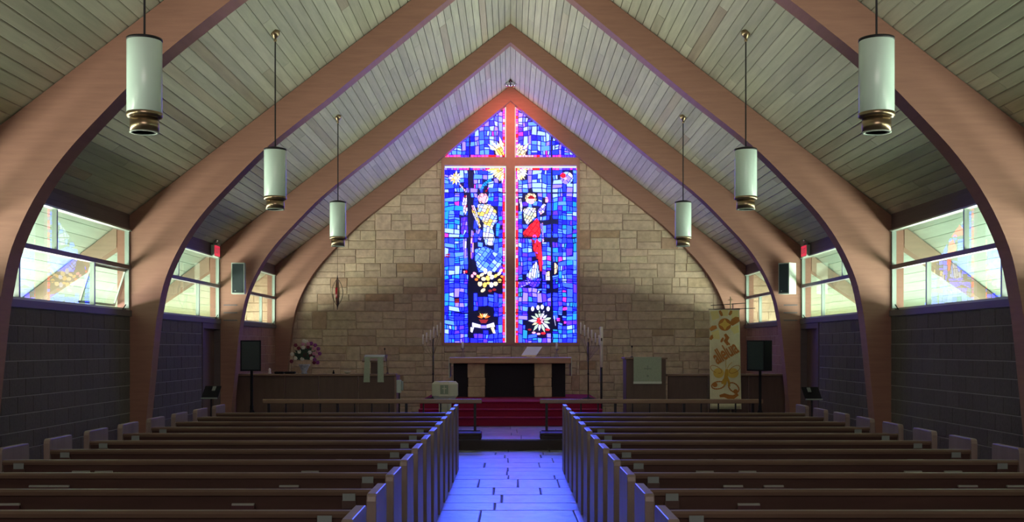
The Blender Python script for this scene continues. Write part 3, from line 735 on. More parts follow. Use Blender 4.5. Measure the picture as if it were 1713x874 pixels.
for k, op in enumerate(openings):
    o = ccw(op); xs = [p[0] for p in op]; ys = [p[1] for p in op]
    x0, x1, y0, y1 = min(xs), max(xs), min(ys), max(ys)
    # border strip of little red and pink panes beside the cross, and along the bar
    vx = (x1 - 4.2, x1) if k in (0, 2) else (x0, x0 + 4.2)
    y = y0
    while y < y1 - 1:
        dy = RG.uniform(3.6, 6.0)
        q = clip(ccw([(vx[0], y), (vx[1], y), (vx[1], min(y+dy, y1)), (vx[0], min(y+dy, y1))]), o)
        q = shrink(q, 0.45) if len(q) >= 3 else []
        if len(q) >= 3: pieces.append((q, RG.choice(['red', 'pink', 'pink', 'magenta', 'rose'] if y < 430 or k > 1 else ['red', 'pink', 'magenta', 'lilac', 'red']), 0))
        y += dy
    hy = (y0, y0 + 3.6) if k < 2 else (y1 - 3.6, y1)
    xa, xb = (x0, vx[0]) if k in (0, 2) else (vx[1], x1)
    x = xa
    while x < xb - 1:
        dx = RG.uniform(4, 6.5); near = abs(x - CX) < 45
        q = clip(ccw([(x, hy[0]), (min(x+dx, xb), hy[0]), (min(x+dx, xb), hy[1]), (x, hy[1])]), o)
        q = shrink(q, 0.45) if len(q) >= 3 else []
        if len(q) >= 3: pieces.append((q, RG.choice(['red', 'pink', 'rose'] if near else ['magenta', 'pink', 'lilac', 'violet']), 0))
        x += dx
    ya, yb = (y0 + 3.6, y1) if k < 2 else (y0, y1 - 3.6)
    # warped lattice
    nx = max(2, int((xb - xa) / 7.6)); gx = [xa + (xb-xa)*i/nx for i in range(nx+1)]
    ny = max(2, int((yb - ya) / 7.6)); gy = [ya + (yb-ya)*i/ny for i in range(ny+1)]
    gx = [gx[0]] + [g + RG.uniform(-1.3, 1.3) for g in gx[1:-1]] + [gx[-1]]
    V = {}
    for i in range(nx+1):
        for j in range(ny+1):
            ex = 0 if i in (0, nx) else RG.uniform(-0.9, 0.9); ey = 0 if j in (0, ny) else RG.uniform(-1.2, 1.2) + 1.2*math.sin(i*0.9 + j*0.35)
            V[i, j] = (gx[i] + ex, gy[j] + ey)
    used = set()
    for i in range(nx):
        for j in range(ny):
            if (i, j) in used: continue
            q = None; t = RG.random()
            if t < 0.10 and i+1 < nx and (i+1, j) not in used: q = [V[i, j], V[i+2, j], V[i+2, j+1], V[i, j+1]]; used.add((i+1, j)); qs = [q]
            elif t < 0.24 and j+1 < ny: q = [V[i, j], V[i+1, j], V[i+1, j+2], V[i, j+2]]; used.add((i, j+1)); qs = [q]
            else:
                q = [V[i, j], V[i+1, j], V[i+1, j+1], V[i, j+1]]; qs = [q]
                if t > 0.86:
                    m1 = tuple((q[0][c]+q[1][c])/2 for c in (0, 1)); m2 = tuple((q[3][c]+q[2][c])/2 for c in (0, 1)); qs = [[q[0], m1, m2, q[3]], [m1, q[1], q[2], m2]]
                elif t > 0.76:
                    m1 = tuple((q[0][c]+q[3][c])/2 for c in (0, 1)); m2 = tuple((q[1][c]+q[2][c])/2 for c in (0, 1)); qs = [[q[0], q[1], m2, m1], [m1, m2, q[2], q[3]]]
            for q in qs:
                c = (sum(p[0] for p in q)/4, sum(p[1] for p in q)/4)
                if any(inside(c, m) for m in masks): continue
                q = clip(ccw(q), o)
                if len(q) < 3: continue
                q = shrink(q, 0.80)
                if len(q) >= 3 and parea(q) > 1.0: pieces.append((q, pal_at(*c), 0))
# leading behind everything, one plate per opening, and dark plates behind the figures
for op in openings:
    g = [G(*p) for p in op]; B().prism(g, YG + 0.012, YG + 0.03).build('lead_matrix', M_CAME, win)
pieces.sort(key=lambda t: -abs(parea(t[0])))
def gp(m, p, layer, idx):
    y = YG - 0.004 * layer; g = [G(*q) for q in p]; n = len(g); m.cur = idx
    m.add([(a, y, b) for a, b in g] + [(a, y + 0.014, b) for a, b in g], [tuple(range(n)), tuple(range(2*n-1, n-1, -1))] + [(i, i+n, (i+1) % n + n, (i+1) % n) for i in range(n)])
restg = B()
for k, (p, c, layer) in enumerate(pieces):
    if k < 296:
        m = B(); gp(m, p, layer, 0); m.build('glass_piece', GL[c], win)
    else: gp(restg, p, layer, GMI[c])
rg = restg.build('glass_pieces', [GL[n] for n in GN], win); rg['kind'] = 'stuff'
# saddle bars
sb = B()
for y in (323, 398, 471, 524):
    for xa, xb in ((743, 846), (862, 966)):
        a, z0 = G(xa, y+0.9); b_, z1 = G(xb, y-0.9); sb.box(a, b_, YG-0.02, YG-0.008, z0, z1)
for x in (785.8, 922.6):
    a, z0 = G(x-1.3, 574); b_, z1 = G(x+1.3, 281); sb.box(a, b_, YG-0.024, YG-0.008, z0, z1)
    a, z0 = G(x-1.3, 263); b_, z1 = G(x+1.3, 225); sb.box(a, b_, YG-0.024, YG-0.008, z0, z1)
sb.build('saddle_bars', M_CAME, win)
# timber cross and frame
(xl, zb), (xr, zt) = G(846.5, 577), G(861.5, 170)
B().box(xl, xr, YB - 0.06, YG + 0.02, zb, 7.60).build('cross_upright', M_FRAME, win)
(xa, za), (xb, zb2) = G(741, 278), G(967, 265)
B().box(xa, xb, YB - 0.058, YG + 0.02, za, zb2).build('cross_beam', M_FRAME, win)
(xa, zb), (xb, _) = G(739, 578), G(744, 200)
B().box(xa, xb, YB - 0.05, YG + 0.03, zb, G(0, 263)[1]).build('frame_jamb', M_FRAME, win)
(xa, zb), (xb, _) = G(964.5, 578), G(969.5, 200)
B().box(xa, xb, YB - 0.05, YG + 0.03, zb, G(0, 263)[1]).build('frame_jamb', M_FRAME, win)
(xa, zb), (xb, zt) = G(739, 578.5), G(969.5, 573.5)
B().box(xa, xb, YB - 0.02, YG + 0.03, zb, zt).build('frame_sill', M_FRAME, win)

# ------------------------------------------------------------------ pews
HL = 1.6865; PXC = 0.737 + HL
def end_panel(x0, x1, m):
    pts = [(-0.03, 0), (-0.03, 0.905), (-0.02, 0.935), (0.0, 0.945), (0.455, 0.945), (0.470, 0.930), (0.475, 0.60), (0.50, 0.40), (0.52, 0.0)]
    return m.prism(pts, x0, x1, 'x')
pew0 = root('pew', (0, 0, 0), '', 'pew', 'pews in two blocks')
for (xa, xb) in ((-HL, -HL+0.055), (HL-0.055, HL)):
    e = end_panel(xa, xb, B()).build('end_panel', M_PEWEND, pew0)
    bv = e.modifiers.new('b', 'BEVEL'); bv.width = 0.006; bv.segments = 2; bv.limit_method = 'ANGLE'
B().prism([(0.0, 0.815), (0.022, 0.815), (0.105, 0.30), (0.083, 0.30)], -HL+0.05, HL-0.05, 'x').build('backrest', M_PEW, pew0)
B().prism([(-0.018, 0.812), (-0.022, 0.835), (-0.012, 0.85), (0.028, 0.852), (0.040, 0.84), (0.038, 0.812)], -HL+0.052, HL-0.052, 'x').build('top_rail', M_RAILW, pew0)
B().prism([(0.075, 0.43), (0.50, 0.455), (0.515, 0.44), (0.51, 0.415), (0.075, 0.395)], -HL+0.052, HL-0.052, 'x').build('seat', M_PEW, pew0)
B().box(-HL+0.3, HL-0.3, -0.075, 0.055, 0.535, 0.550).box(-HL+0.3, HL-0.3, -0.085, -0.073, 0.535, 0.62).build('book_rack', M_PEW, pew0)
B().box(-0.03, 0.03, 0.09, 0.45, 0.0, 0.40).build('support_leg', M_PEW, pew0)
ORD = ['first', 'second', 'third', 'fourth', 'fifth', 'sixth', 'seventh', 'eighth', 'ninth', 'tenth', 'eleventh', 'twelfth']
# (row top, left px list, right px list): hymn books seen over the nearer backrest
rows = [15.0 - 0.9 * i for i in range(12)]
first = True
for i, d in enumerate(rows):
    for s in (-1, 1):
        lab = 'brown wooden pew of the %s block, %s row counted from the communion rail' % (SIDE[s], ORD[i])
        loc = (s * PXC, d, 0)
        if first: pew0.location = loc; pew0['label'] = lab; first = False
        else: dup(pew0, loc, lab)
# hymn books in the racks
bk = root('hymn_book', (0, 0, 0), '', 'book', 'hymn books in the pew racks')
B().box(-0.072, 0.072, -0.0160, 0.0160, 0, 0.205).build('cover', M_BOOKR, bk)
B().box(-0.069, 0.069, -0.0125, 0.0125, 0.003, 0.217).build('pages', M_PAGES, bk)
BOOKS = {6.9: [(15, 850), (407, 848), (1252, 848)], 7.8: [(66, 815), (100, 817), (484, 815), (1226, 817), (1294, 816), (1618, 816), (1700, 818)],
         8.7: [(136, 790), (174, 790), (519, 790), (1179, 792), (1250, 789), (1527, 789), (1594, 793)], 9.6: [(575, 767), (1180, 769), (1211, 769), (1531, 771)], 10.5: [(1177, 754), (1404, 754)]}
first = True
for d, lst in BOOKS.items():
    i = min(range(12), key=lambda q: abs(rows[q] - d)); cnt = {}
    xs = sorted(((px - CX) * (rows[i] - 0.04) / F) for px, _ in lst)
    lefts = [x for x in xs if x < 0]; rights = [x for x in xs if x > 0]
    for x in xs:
        side = lefts if x < 0 else rights
        o = sorted(side, key=abs); k = o.index(x)
        where = ['nearest to the aisle', 'next but one from the aisle', 'third from the aisle', 'nearest to the wall'][k] if len(o) > 1 else 'alone'
        if len(o) > 1 and k == len(o)-1: where = 'nearest to the wall'
        lab = 'hymn book behind the %s %s pew from the rail, %s' % (ORD[i], SIDE[-1 if x < 0 else 1], where)
        loc = (x, rows[i] - 0.045, 0.5505)
        if first: bk.location = loc; bk['label'] = lab; first = False
        else: dup(bk, loc, lab)
# pale cards in holders near both ends of the racks
cd = root('card_holder', (0, 0, 0), '', 'card', 'pale cards on the pew backs')
B().box(-0.045, 0.045, -0.012, 0.0, -0.02, 0.03).build('holder', M_PEW, cd)
B().box(-0.04, 0.04, -0.010, -0.004, -0.012, 0.075).build('card', M_CARD, cd)
first = True
for i in range(3, 12):
    for s in (-1, 1):
        for xx, nm in ((1.02, 'aisle'), (3.92, 'wall')):
            lab = 'small pale card on the %s %s pew from the rail, at its %s end' % (ORD[i], SIDE[s], nm)
            loc = (s * xx, rows[i] - 0.0235, 0.752)
            if first: cd.location = loc; cd['label'] = lab; first = False
            else: dup(cd, loc, lab)

# ------------------------------------------------------------------ communion rail and kneelers
YRL = 19.0
for s, x0, x1 in ((-1, -4.32, -0.50), (1, 0.51, 4.40)):
    r = root('communion_rail', ((x0+x1)/2, YRL, 0.187), 'long wooden communion rail on dark posts %s of the aisle' % ('left' if s < 0 else 'right'), 'railing')
    m = B().cbox(x0, x1, YRL-0.07, YRL+0.09, 0.775, 0.85, 0.012).build('top_rail', M_COMM, r)
    k = 0; x = -0.62 if s < 0 else 0.63
    while x0 + 0.02 < x < x1 - 0.02:
        t = 0.022 if k % 4 == 0 else 0.012
        B().box(x-t, x+t, YRL-t, YRL+t, 0.292 if True else 0, 0.775).build('post', M_IRON, r)
        x += s * 0.3; k += 1
    B().box(x0+0.03, x1-0.03, YRL-0.015, YRL+0.015, 0.291, 0.305).build('bottom_rail', M_IRON, r)
    kn = root('kneeler', ((x0+x1)/2, 18.8, 0.187), 'dark padded kneeling step under the communion rail %s of the aisle' % ('left' if s < 0 else 'right'), 'kneeler')
    B().box(x0, x1, 18.545, 19.05, 0.188, 0.245).build('base', M_DARKW, kn)
    B().cbox(x0, x1, 18.54, 19.05, 0.246, 0.290, 0.012).build('cushion', M_DARKW, kn)

# ------------------------------------------------------------------ altar
YA = 24.0; zf = 0.645; zt = P(0, 599, YA)[2]; za = P(0, 608.5, YA)[2]
al = root('altar', (0, YA + 0.4, zf), 'altar with a long wooden top on two square stone piers', 'altar')
B().cbox(-1.345, 1.335, YA, YA+0.85, za, zt, 0.012).build('altar_top', M_ALTW, al)
for i, (pa, pb) in enumerate(((782.5, 811), (894, 923))):
    a, b_ = (pa-CX)*24.15/F, (pb-CX)*24.15/F; zz = zf + 0.001; k = 0
    pr = B().box(a+0.02, b_-0.02, YA+0.17, YA+0.68, zf, za-0.001).build('pier', M_SMORT, al)
    for h in (0.24, 0.19, 0.0):
        zn = zz + h if h else za - 0.002
        j = R.uniform(-0.008, 0.008)
        B().cbox(a+j, b_+j, YA+0.15, YA+0.70, zz+0.003, zn-0.003, 0.012).build('stone', M_STONE, pr)
        zz = zn
B().box(-1.28, 1.23, YA+0.42, YA+0.50, zf+0.001, za-0.001).build('back_panel', M_DARKCL, al)
ac = root('altar_cloth', (0, YA+0.4, zt), 'thin white altar cloth hanging down at both ends of the altar', 'cloth')
for s, x in ((-1, -1.352), (1, 1.342)):
    B().box(min(x, x+s*0.018), max(x, x+s*0.018), YA+0.1, YA+0.75, P(0, 633 if s < 0 else 630, YA)[2], zt+0.003).build('cloth_end', M_CLOTHW, ac)
B().box(-1.37, 1.36, YA+0.1, YA+0.75, zt+0.001, zt+0.005).build('cloth_top', M_CLOTHW, ac)
zc0 = zt + 0.005
def candlestick(px, ytop, yfl, label):
    x = (px - CX)*(YA+0.4)/F; r = root('candlestick', (x, YA+0.4, zc0), label, 'candle', 'candles on the altar')
    t = P(0, ytop, YA+0.4)[2]; f_ = P(0, yfl, YA+0.4)[2]
    m = B()
    for k in range(3):
        a = k*2.094 + 0.5; m.tube((x+0.045*math.cos(a), YA+0.4+0.045*math.sin(a), zc0), (x, YA+0.4, f_-0.03), 0.006, n=6)
    m.lathe([(0.01, f_-0.05-zc0), (0.02, f_-0.02-zc0), (0.055, f_-0.006-zc0), (0.058, f_-zc0)], (x, YA+0.4, zc0), 14).build('stand', M_BRASS, r, smooth=True)
    B().lathe([(0.024, 0), (0.024, t-f_-0.01), (0.012, t-f_)], (x, YA+0.4, f_), 12).build('candle', M_WAX, r, smooth=True)
    B().tube((x, YA+0.4, t), (x, YA+0.4, t+0.015), 0.003, n=5).build('wick', M_BLACK, r)
candlestick(774, 572, 583, 'white candle on a splayed brass stand at the left end of the altar')
candlestick(931.5, 574, 584, 'white candle on a splayed stand at the right end of the altar')
# missal stand with open white pages
mr = root('missal_stand', ((889-CX)*24.3/F, 24.3, zc0), 'open white book tilted on a small stand on the altar', 'book')
q = [P(872, 595, 24.25), P(897, 595, 24.25), P(907, 580.5, 24.42), P(882, 580.5, 24.42)]
v = [Vector(a) for a in q]; nrm = (v[1]-v[0]).cross(v[3]-v[0]).normalized()
if nrm.y > 0: nrm = -nrm
B().add([a for a in v] + [a - nrm*0.015 for a in v], [(0,1,2,3),(7,6,5,4),(0,4,5,1),(1,5,6,2),(2,6,7,3),(3,7,4,0)]).build('book_page', M_PAPER, mr)
cxm = (889-CX)*24.3/F
B().tube((cxm, 24.38, zc0+0.005), (cxm, 24.36, v[0].z+0.05), 0.012, n=8).box(cxm-0.09, cxm+0.09, 24.28, 24.46, zc0, zc0+0.015).box(v[0].x, v[1].x, 24.215, 24.235, v[0].z-0.02, v[0].z+0.006).build('stand', M_BRASS, mr)

# ------------------------------------------------------------------ seven-branch candle stands and paschal candle
def branch(px_list, foot_px, label, d=23.4, z0=0.646):
    xf = (foot_px-CX)*d/F; r = root('candelabrum', (xf, d, z0), label, 'candelabrum', 'floor candelabra beside the window')
    tops = [P(px, yt, d) for px, yt, yb in px_list]; bots = [P(px, yb, d) for px, yt, yb in px_list]
    zj = P(0, 600, d)[2]
    B().tube((xf, d, z0+0.03), (xf, d, bots[len(bots)//2][2]-0.02), 0.013, n=8).lathe([(0.14, 0), (0.14, 0.015), (0.03, 0.035), (0.016, 0.08)], (xf, d, z0), 16).ball((xf, d, P(0, 626, d)[2]), 0.022).build('stem', M_IRON, r, smooth=True)
    a = B()
    for (x, _, z) in bots:
        a.tube((x, d, z), (x, d, z-0.05), 0.008, n=6); a.tube((x, d, z-0.05), (xf, d, zj - (bots[0][2]-z)*0.2), 0.006, n=6)
        a.lathe([(0.01, 0), (0.026, 0.008), (0.026, 0.012)], (x, d, z-0.01), 10)
    a.build('arm', M_BRASS, r, smooth=True)
    for b_, t in zip(bots, tops):
        B().lathe([(0.015, 0), (0.015, t[2]-b_[2]-0.008), (0.006, t[2]-b_[2])], (b_[0], d, b_[2]+0.002), 10).build('candle', M_WAX, r, smooth=True)
branch([(707.5, 560, 577), (713.5, 557, 573), (720, 552, 570), (725.5, 547, 566), (731.5, 544, 562), (737, 540, 558)], 724.5, 'slender floor candelabrum with candles rising toward the window, left side')
branch([(971.5, 540, 559), (978, 544, 563), (984, 548, 567), (990, 552, 571), (996, 557, 574), (1002, 561, 578)], 984, 'slender floor candelabrum with candles rising toward the window, right side')
d = 23.0; x = (1006-CX)*d/F
pc = root('paschal_candle', (x, d, 0.188), 'tall thick white candle on a black floor stand beside the right candelabrum', 'candle')
zb = P(0, 615, d)[2]
B().tube((x, d, 0.2), (x, d, zb), 0.02, 0.026, 12).lathe([(0.17, 0), (0.17, 0.02), (0.05, 0.05), (0.02, 0.12)], (x, d, 0.188), 18).build('stand', M_IRON, pc, smooth=True)
B().lathe([(0.033, 0), (0.036, P(0, 548, d)[2]-zb-0.01), (0.03, P(0, 547, d)[2]-zb)], (x, d, zb), 16).build('candle', M_WAX, pc, smooth=True)
B().box(x-0.012, x+0.012, d-0.042, d-0.033, P(0, 571, d)[2], P(0, 566, d)[2]).build('cross_mark', M_BOOKR, pc)

# ------------------------------------------------------------------ choir screens
YS = 21.45
def screen(s, x0, x1, label, joints):
    r = root('choir_screen', ((x0+x1)/2, YS, 0.187), label, 'screen')
    ztop = P(0, 626, YS)[2]
    xs = [x0] + joints + [x1]
    for a, b_ in zip(xs[:-1], xs[1:]):
        B().cbox(a+0.006, b_-0.006, YS, YS+0.04, 0.188, ztop-0.045, 0.008).build('panel', M_PANEL, r)
    B().cbox(x0-0.03 if s > 0 else x0, x1+0.03 if s < 0 else x1, YS-0.05, YS+0.18, ztop-0.045, ztop, 0.01).build('ledge', M_PANELT, r)
    return ztop
ztl = screen(-1, -5.42, -2.28, 'low dark panelled choir screen on the left with a ledge carrying flowers', [-4.45, -3.78, -3.0])
ztr = screen(1, 3.10, 5.42, 'low dark panelled choir screen on the right behind the banner', [3.9, 4.7])
B().box(-2.33, -2.25, YS+0.005, YS+0.7, 0.188, ztl-0.046).build('side_post', M_PANELT, bpy.data.objects['choir_screen'])
# pulpit with a white cloth
YP = 21.2; pl = root('pulpit', ((1081-CX)*YP/F, YP, 0.187), 'square dark wooden pulpit with a pale grey-green cloth over its front', 'pulpit')
xa, xb = (1047.5-CX)*YP/F, (1114-CX)*YP/F; zt2 = P(0, 599, YP)[2]
B().cbox(xa, xb, YP, YP+0.60, 0.188, zt2-0.03, 0.008).build('body', M_PANEL, pl)
B().cbox(xa-0.03, xb+0.03, YP-0.03, YP+0.63, zt2-0.029, zt2+0.008, 0.008).build('top', M_PANELT, pl)
xc0, xc1 = (1059.5-CX)*YP/F, (1106-CX)*YP/F; zc1 = P(0, 642.5, YP)[2]
pc_ = root('pulpit_cloth', ((xc0+xc1)/2, YP-0.05, zt2), 'pale grey-green cloth with a small cross emblem hanging on the pulpit', 'cloth')
B().box(xc0, xc1, YP-0.045, YP-0.036, zc1, zt2+0.012).box(xc0, xc1, YP-0.045, YP+0.3, zt2+0.009, zt2+0.014).build('cloth', M_CLOTHG, pc_)
B().box(xc0-0.004, xc1+0.004, YP-0.05, YP-0.046, zc1, zc1+0.045).build('hem', M_CLOTHW, pc_)
ex, ez = (1083-CX)*YP/F, P(0, 617, YP)[2]
B().box(ex-0.075, ex+0.075, YP-0.049, YP-0.0455, ez-0.012, ez+0.008).box(ex-0.008, ex+0.008, YP-0.049, YP-0.0455, ez-0.03, ez+0.06).lathe([(0.0, 0.0), (0.0, 0.0)], (ex, YP-0.047, ez), 3).build('cross_emblem', M_EMBLEM, pc_)
B().ball((ex+0.005, YP-0.046, P(0, 629, YP)[2]), 0.022, sq=(1, 0.15, 1)).build('round_emblem', M_EMBLEM, pc_)
def mic(px, ytop, ybot, d, label, lean=0.05):
    x = (px-CX)*d/F; z0 = P(0, ybot, d)[2]; z1 = P(0, ytop, d)[2]
    r = root('microphone', (x, d, z0), label, 'microphone')
    B().tube((x, d, z0), (x-lean*0.3, d, z0+(z1-z0)*0.5), 0.005, n=6).tube((x-lean*0.3, d, z0+(z1-z0)*0.5), (x-lean, d-0.02, z1-0.03), 0.005, n=6).lathe([(0.03, 0), (0.03, 0.01), (0.01, 0.02)], (x, d, z0), 10).build('gooseneck', M_IRON, r)
    B().ball((x-lean, d-0.02, z1-0.015), 0.016, sq=(1, 1, 1.5)).build('head', M_BLACK, r)
mic(1057, 579, 598.3, 21.3, 'slim gooseneck microphone rising from the pulpit', 0.0)
mic(648, 583, 625.5, 21.55, 'slim gooseneck microphone rising beside the lectern on the left screen', 0.05)
# lectern with two hanging stole ends
d = 21.62; ld = root('lectern', ((625-CX)*d/F, d, 0.187), 'small wooden lectern desk standing behind the left choir screen', 'lectern')
xa, xb = (606-CX)*d/F, (645-CX)*d/F; zl = P(0, 598, d)[2]
B().prism([(d-0.03, zl-0.10), (d-0.03, zl-0.07), (d+0.36, zl+0.05), (d+0.36, zl+0.02)], xa, xb, 'x').build('desk', M_PANELT, ld)
B().box((xa+xb)/2-0.07, (xa+xb)/2+0.07, d+0.06, d+0.2, 0.188, zl-0.06).build('post', M_PANEL, ld)
sl = root('stole', ((625-CX)*YS/F, YS-0.07, ztl), 'pale green stole hanging in two strips over the lectern on the left', 'stole')
for pa, pb, pc0, pd in ((610, 619, 608, 618.5), (631.5, 641, 631.5, 642)):
    dd = YS - 0.075
    v = [P(pa, 599, dd), P(pb, 599, dd), P(pd, 640, dd), P(pc0, 640, dd)]
    m = B(); m.add(v + [(a, b+0.008, c) for a, b, c in v], [(0,1,2,3),(7,6,5,4),(0,4,5,1),(1,5,6,2),(2,6,7,3),(3,7,4,0)])
    e = m.build('stole_end', M_CLOTHG, sl)
v = [P(609, 597.5, YS-0.07), P(642, 597.5, YS-0.07), P(642, 600, YS-0.07), P(609, 600, YS-0.07)]
B().add(v + [(a, b+0.25, c+0.04) for a, b, c in v], [(0,1,2,3),(7,6,5,4),(0,4,5,1),(1,5,6,2),(2,6,7,3),(3,7,4,0)]).build('stole_fold', M_CLOTHG, sl)
# flowers
d = YS + 0.06; fx = (509-CX)*d/F
vs = root('flower_vase', (fx, d, ztl), 'vase of white, pink and purple flowers on the left choir screen', 'flowers')
B().lathe([(0.055, 0), (0.065, 0.01), (0.045, 0.04), (0.09, 0.13), (0.11, 0.17), (0.12, 0.19)], (fx, d, ztl), 18).build('vase', M_VASE, vs, smooth=True)
lf = B(); RF = random.Random(5)
for k in range(150):
    a = RF.uniform(0, 6.28); e = RF.uniform(0.1, 1.4); rr = RF.uniform(0.06, 0.22); c = Vector((fx, d, ztl+0.28)); dr = Vector((math.cos(a)*math.cos(e), 0.6*math.sin(a)*math.cos(e), math.sin(e)))
    p = c + dr*rr; t = dr.cross(Vector((0.3, 1, 0.2))).normalized()*0.022
    lf.add([c + dr*0.02, p + t, p + dr*0.09, p - t], [(0, 1, 2, 3)])
lf.build('foliage', M_LEAF, vs)['kind'] = 'stuff'
for nm, mt, pts in (('white_flower', M_FLW, [(488, 593), (500, 589), (518, 590), (507, 582), (522, 600), (512, 572), (508, 571), (494, 600), (505, 601)]), ('pink_flower', M_FLP, [(525, 583), (531, 588), (525, 592), (506, 576), (516, 576), (530, 596)]),
                    ('purple_flower', M_FLV, [(528, 578), (533, 584), (521, 575), (535, 592), (527, 602), (531, 607)]), ('dark_red_flower', M_FLD, [(500, 583), (515, 581), (488, 605), (495, 578), (519, 596), (510, 594), (525, 607)])):
    for px, py in pts:
        x, _, z = P(px, py, d - 0.08); f_ = B()
        yy = d - RF.uniform(0.04, 0.13)
        for k in range(6):
            a = k*1.047; f_.ball((x+0.021*math.cos(a), yy, z+0.021*math.sin(a)), 0.02, 6, 4, (1, 0.6, 1))
        f_.ball((x, yy-0.008, z), 0.014, 6, 4); f_.build(nm, mt, vs)
# small things on the ledge
sx = (451-CX)*(YS+0.05)/F
tag(B().lathe([(0.03, 0), (0.035, 0.02), (0.02, 0.05), (0.03, 0.075), (0.012, 0.11)], (sx, YS+0.05, ztl+0.001), 12).build('figurine', M_WAX, smooth=True), 'tiny pale figurine on the left end of the choir screen ledge', 'figurine')
for a, b_, nm, lb in ((460, 475, 'folded_cloth', 'dark folded cloth lying on the left ledge beside the tiny figurine'), (477, 494, 'closed_book', 'dark closed book lying on the left ledge next to the flower vase')):
    xa, xb = (a-CX)*(YS+0.05)/F, (b_-CX)*(YS+0.05)/F
    tag(B().cbox(xa, xb, YS-0.02, YS+0.12, ztl+0.001, ztl+0.045, 0.012).build(nm, M_BLACK), lb, nm.split('_')[1])
sx = (581-CX)*(YS+0.06)/F
tag(B().lathe([(0.03, 0), (0.06, 0.03), (0.07, 0.05), (0.055, 0.045), (0.03, 0.02)], (sx, YS+0.06, ztl+0.001), 16).build('bowl', M_CREAM, smooth=True), 'small pale bowl on the left ledge between flowers and lectern', 'bowl')
sx = (558-CX)*(YS+0.06)/F
tag(B().lathe([(0.02, 0), (0.02, 0.03), (0.012, 0.045), (0.012, 0.07)], (sx, YS+0.06, ztl+0.001), 10).build('bottle', M_BLACK, smooth=True), 'tiny dark bottle on the left ledge beside the pale bowl', 'bottle')
# white box on a pole
d = 21.0; x = (668-CX)*d/F
wb = root('signal_box', (x, d, 0.187), 'small white box on a thin black pole at the inner end of the left screen', 'box')
B().tube((x, d, 0.2), (x, d, P(0, 657, d)[2]), 0.014, n=8).lathe([(0.12, 0), (0.12, 0.02), (0.02, 0.04)], (x, d, 0.188), 14).build('pole', M_IRON, wb)
B().cbox(P(663.5, 0, d)[0], P(671, 0, d)[0], d-0.04, d+0.05, P(0, 658, d)[2], P(0, 636, d)[2], 0.008).build('box', M_WHITE, wb)
B().cbox(P(671, 0, d)[0], P(674.5, 0, d)[0], d-0.02, d+0.03, P(0, 654, d)[2], P(0, 638, d)[2], 0.006).build('bracket', M_ALU, wb)
# baptismal font
d = 20.4; x = (744.5-CX)*d/F; ft = root('baptismal_font', (x, d, 0.187), 'cream octagonal font with a grey-green emblem standing left of the altar steps', 'font')
z1 = P(0, 638.5, d)[2]; r_ = 21.5*d/F/math.cos(math.pi/8)
hgt = lambda py: P(0, py, d)[2] - 0.188
B().lathe([(0.10, hgt(676)), (r_*0.62, hgt(672)), (r_*0.8, hgt(667)), (r_, hgt(662)), (r_, hgt(642.5)), (r_*0.82, hgt(638.5)), (0.02, hgt(638.3))], (x, d, 0.188), 8, math.pi/8).build('bowl', M_CREAM, ft)
B().lathe([(0.20, 0), (0.20, 0.04), (0.125, 0.06), (0.125, hgt(675))], (x, d, 0.188), 8, math.pi/8).build('stem', M_CREAM, ft)
ey = d - r_*math.cos(math.pi/8) - 0.004
B().box(x-0.075, x+0.075, ey, ey+0.006, P(0, 659, d)[2], P(0, 644, d)[2]).build('emblem', M_EMBLEM, ft)
B().box(x-0.008, x+0.008, ey-0.004, ey, P(0, 658, d)[2], P(0, 645, d)[2]).box(x-0.04, x+0.04, ey-0.004, ey, P(0, 650.5, d)[2], P(0, 649, d)[2]).build('cross_mark', M_CREAM, ft)

# ------------------------------------------------------------------ alleluia banner
YN = 20.3; bx0, bx1 = (1186.5-CX)*YN/F, (1237-CX)*YN/F; bz0, bz1 = 0.62, P(0, 518.5, YN)[2]
bn = root('banner', ((bx0+bx1)/2, YN, 0.187), 'tall cream banner lettered alleluia with an orange sun and butterfly', 'banner')
def BP(u, v, off=0.0):     # u 0..1 across, v 0..1 down the part seen above the rail (518.5..670 px)
    z = bz1 + (P(0, 670, YN)[2] - bz1) * v
    return (bx0 + (bx1-bx0)*u + 0.035*v*(u*0.6+0.4), YN - 0.008 - off + 0.012*math.sin(u*7.0+v*1.5), z)
g = B(); nu, nv = 16, 24; vmax = 1.1
for j in range(nv+1):
    for i in range(nu+1): g.v.append(BP(i/nu, vmax*j/nv))
for j in range(nv):
    for i in range(nu):
        a = j*(nu+1)+i; g.f.append((a, a+1, a+nu+2, a+nu+1)); g.mi.append(0)
cl = g.build('cloth', M_BANNER, bn, smooth=True); sm = cl.modifiers.new('s', 'SOLIDIFY'); sm.thickness = 0.004; sm.offset = 1
def motif(name, polys, m, off=0.006):
    g = B()
    for p in polys:
        n = len(p); g.add([BP(u, v, off) for u, v in p], [tuple(range(n))])
    return g.build(name, m, bn)
def strip(pts, w):            # ribbon of quads along points (u, v); w in units of u, tapered
    out = []; asp = (bx1-bx0) / (bz1 - P(0, 670, YN)[2]); n = len(pts); L = []
    for i, (u, v) in enumerate(pts):
        a = pts[max(i-1, 0)]; b = pts[min(i+1, n-1)]; dx, dy = b[0]-a[0], (b[1]-a[1])/asp; l = math.hypot(dx, dy) or 1
        ww = w * (0.35 + 0.65*math.sin(math.pi*(i+0.5)/n)); L.append(((u-dy/l*ww/2, v+dx/l*ww/2*asp), (u+dy/l*ww/2, v-dx/l*ww/2*asp)))
    for i in range(n-1): out.append([L[i][0], L[i+1][0], L[i+1][1], L[i][1]])
    return out
AS = (bx1-bx0) / (bz1 - P(0, 670, YN)[2])
def ell(u, v, ru, rv=None, n=16): rv = ru*AS if rv is None else rv; return [(u+ru*math.cos(2*math.pi*i/n), v+rv*math.sin(2*math.pi*i/n)) for i in range(n)]
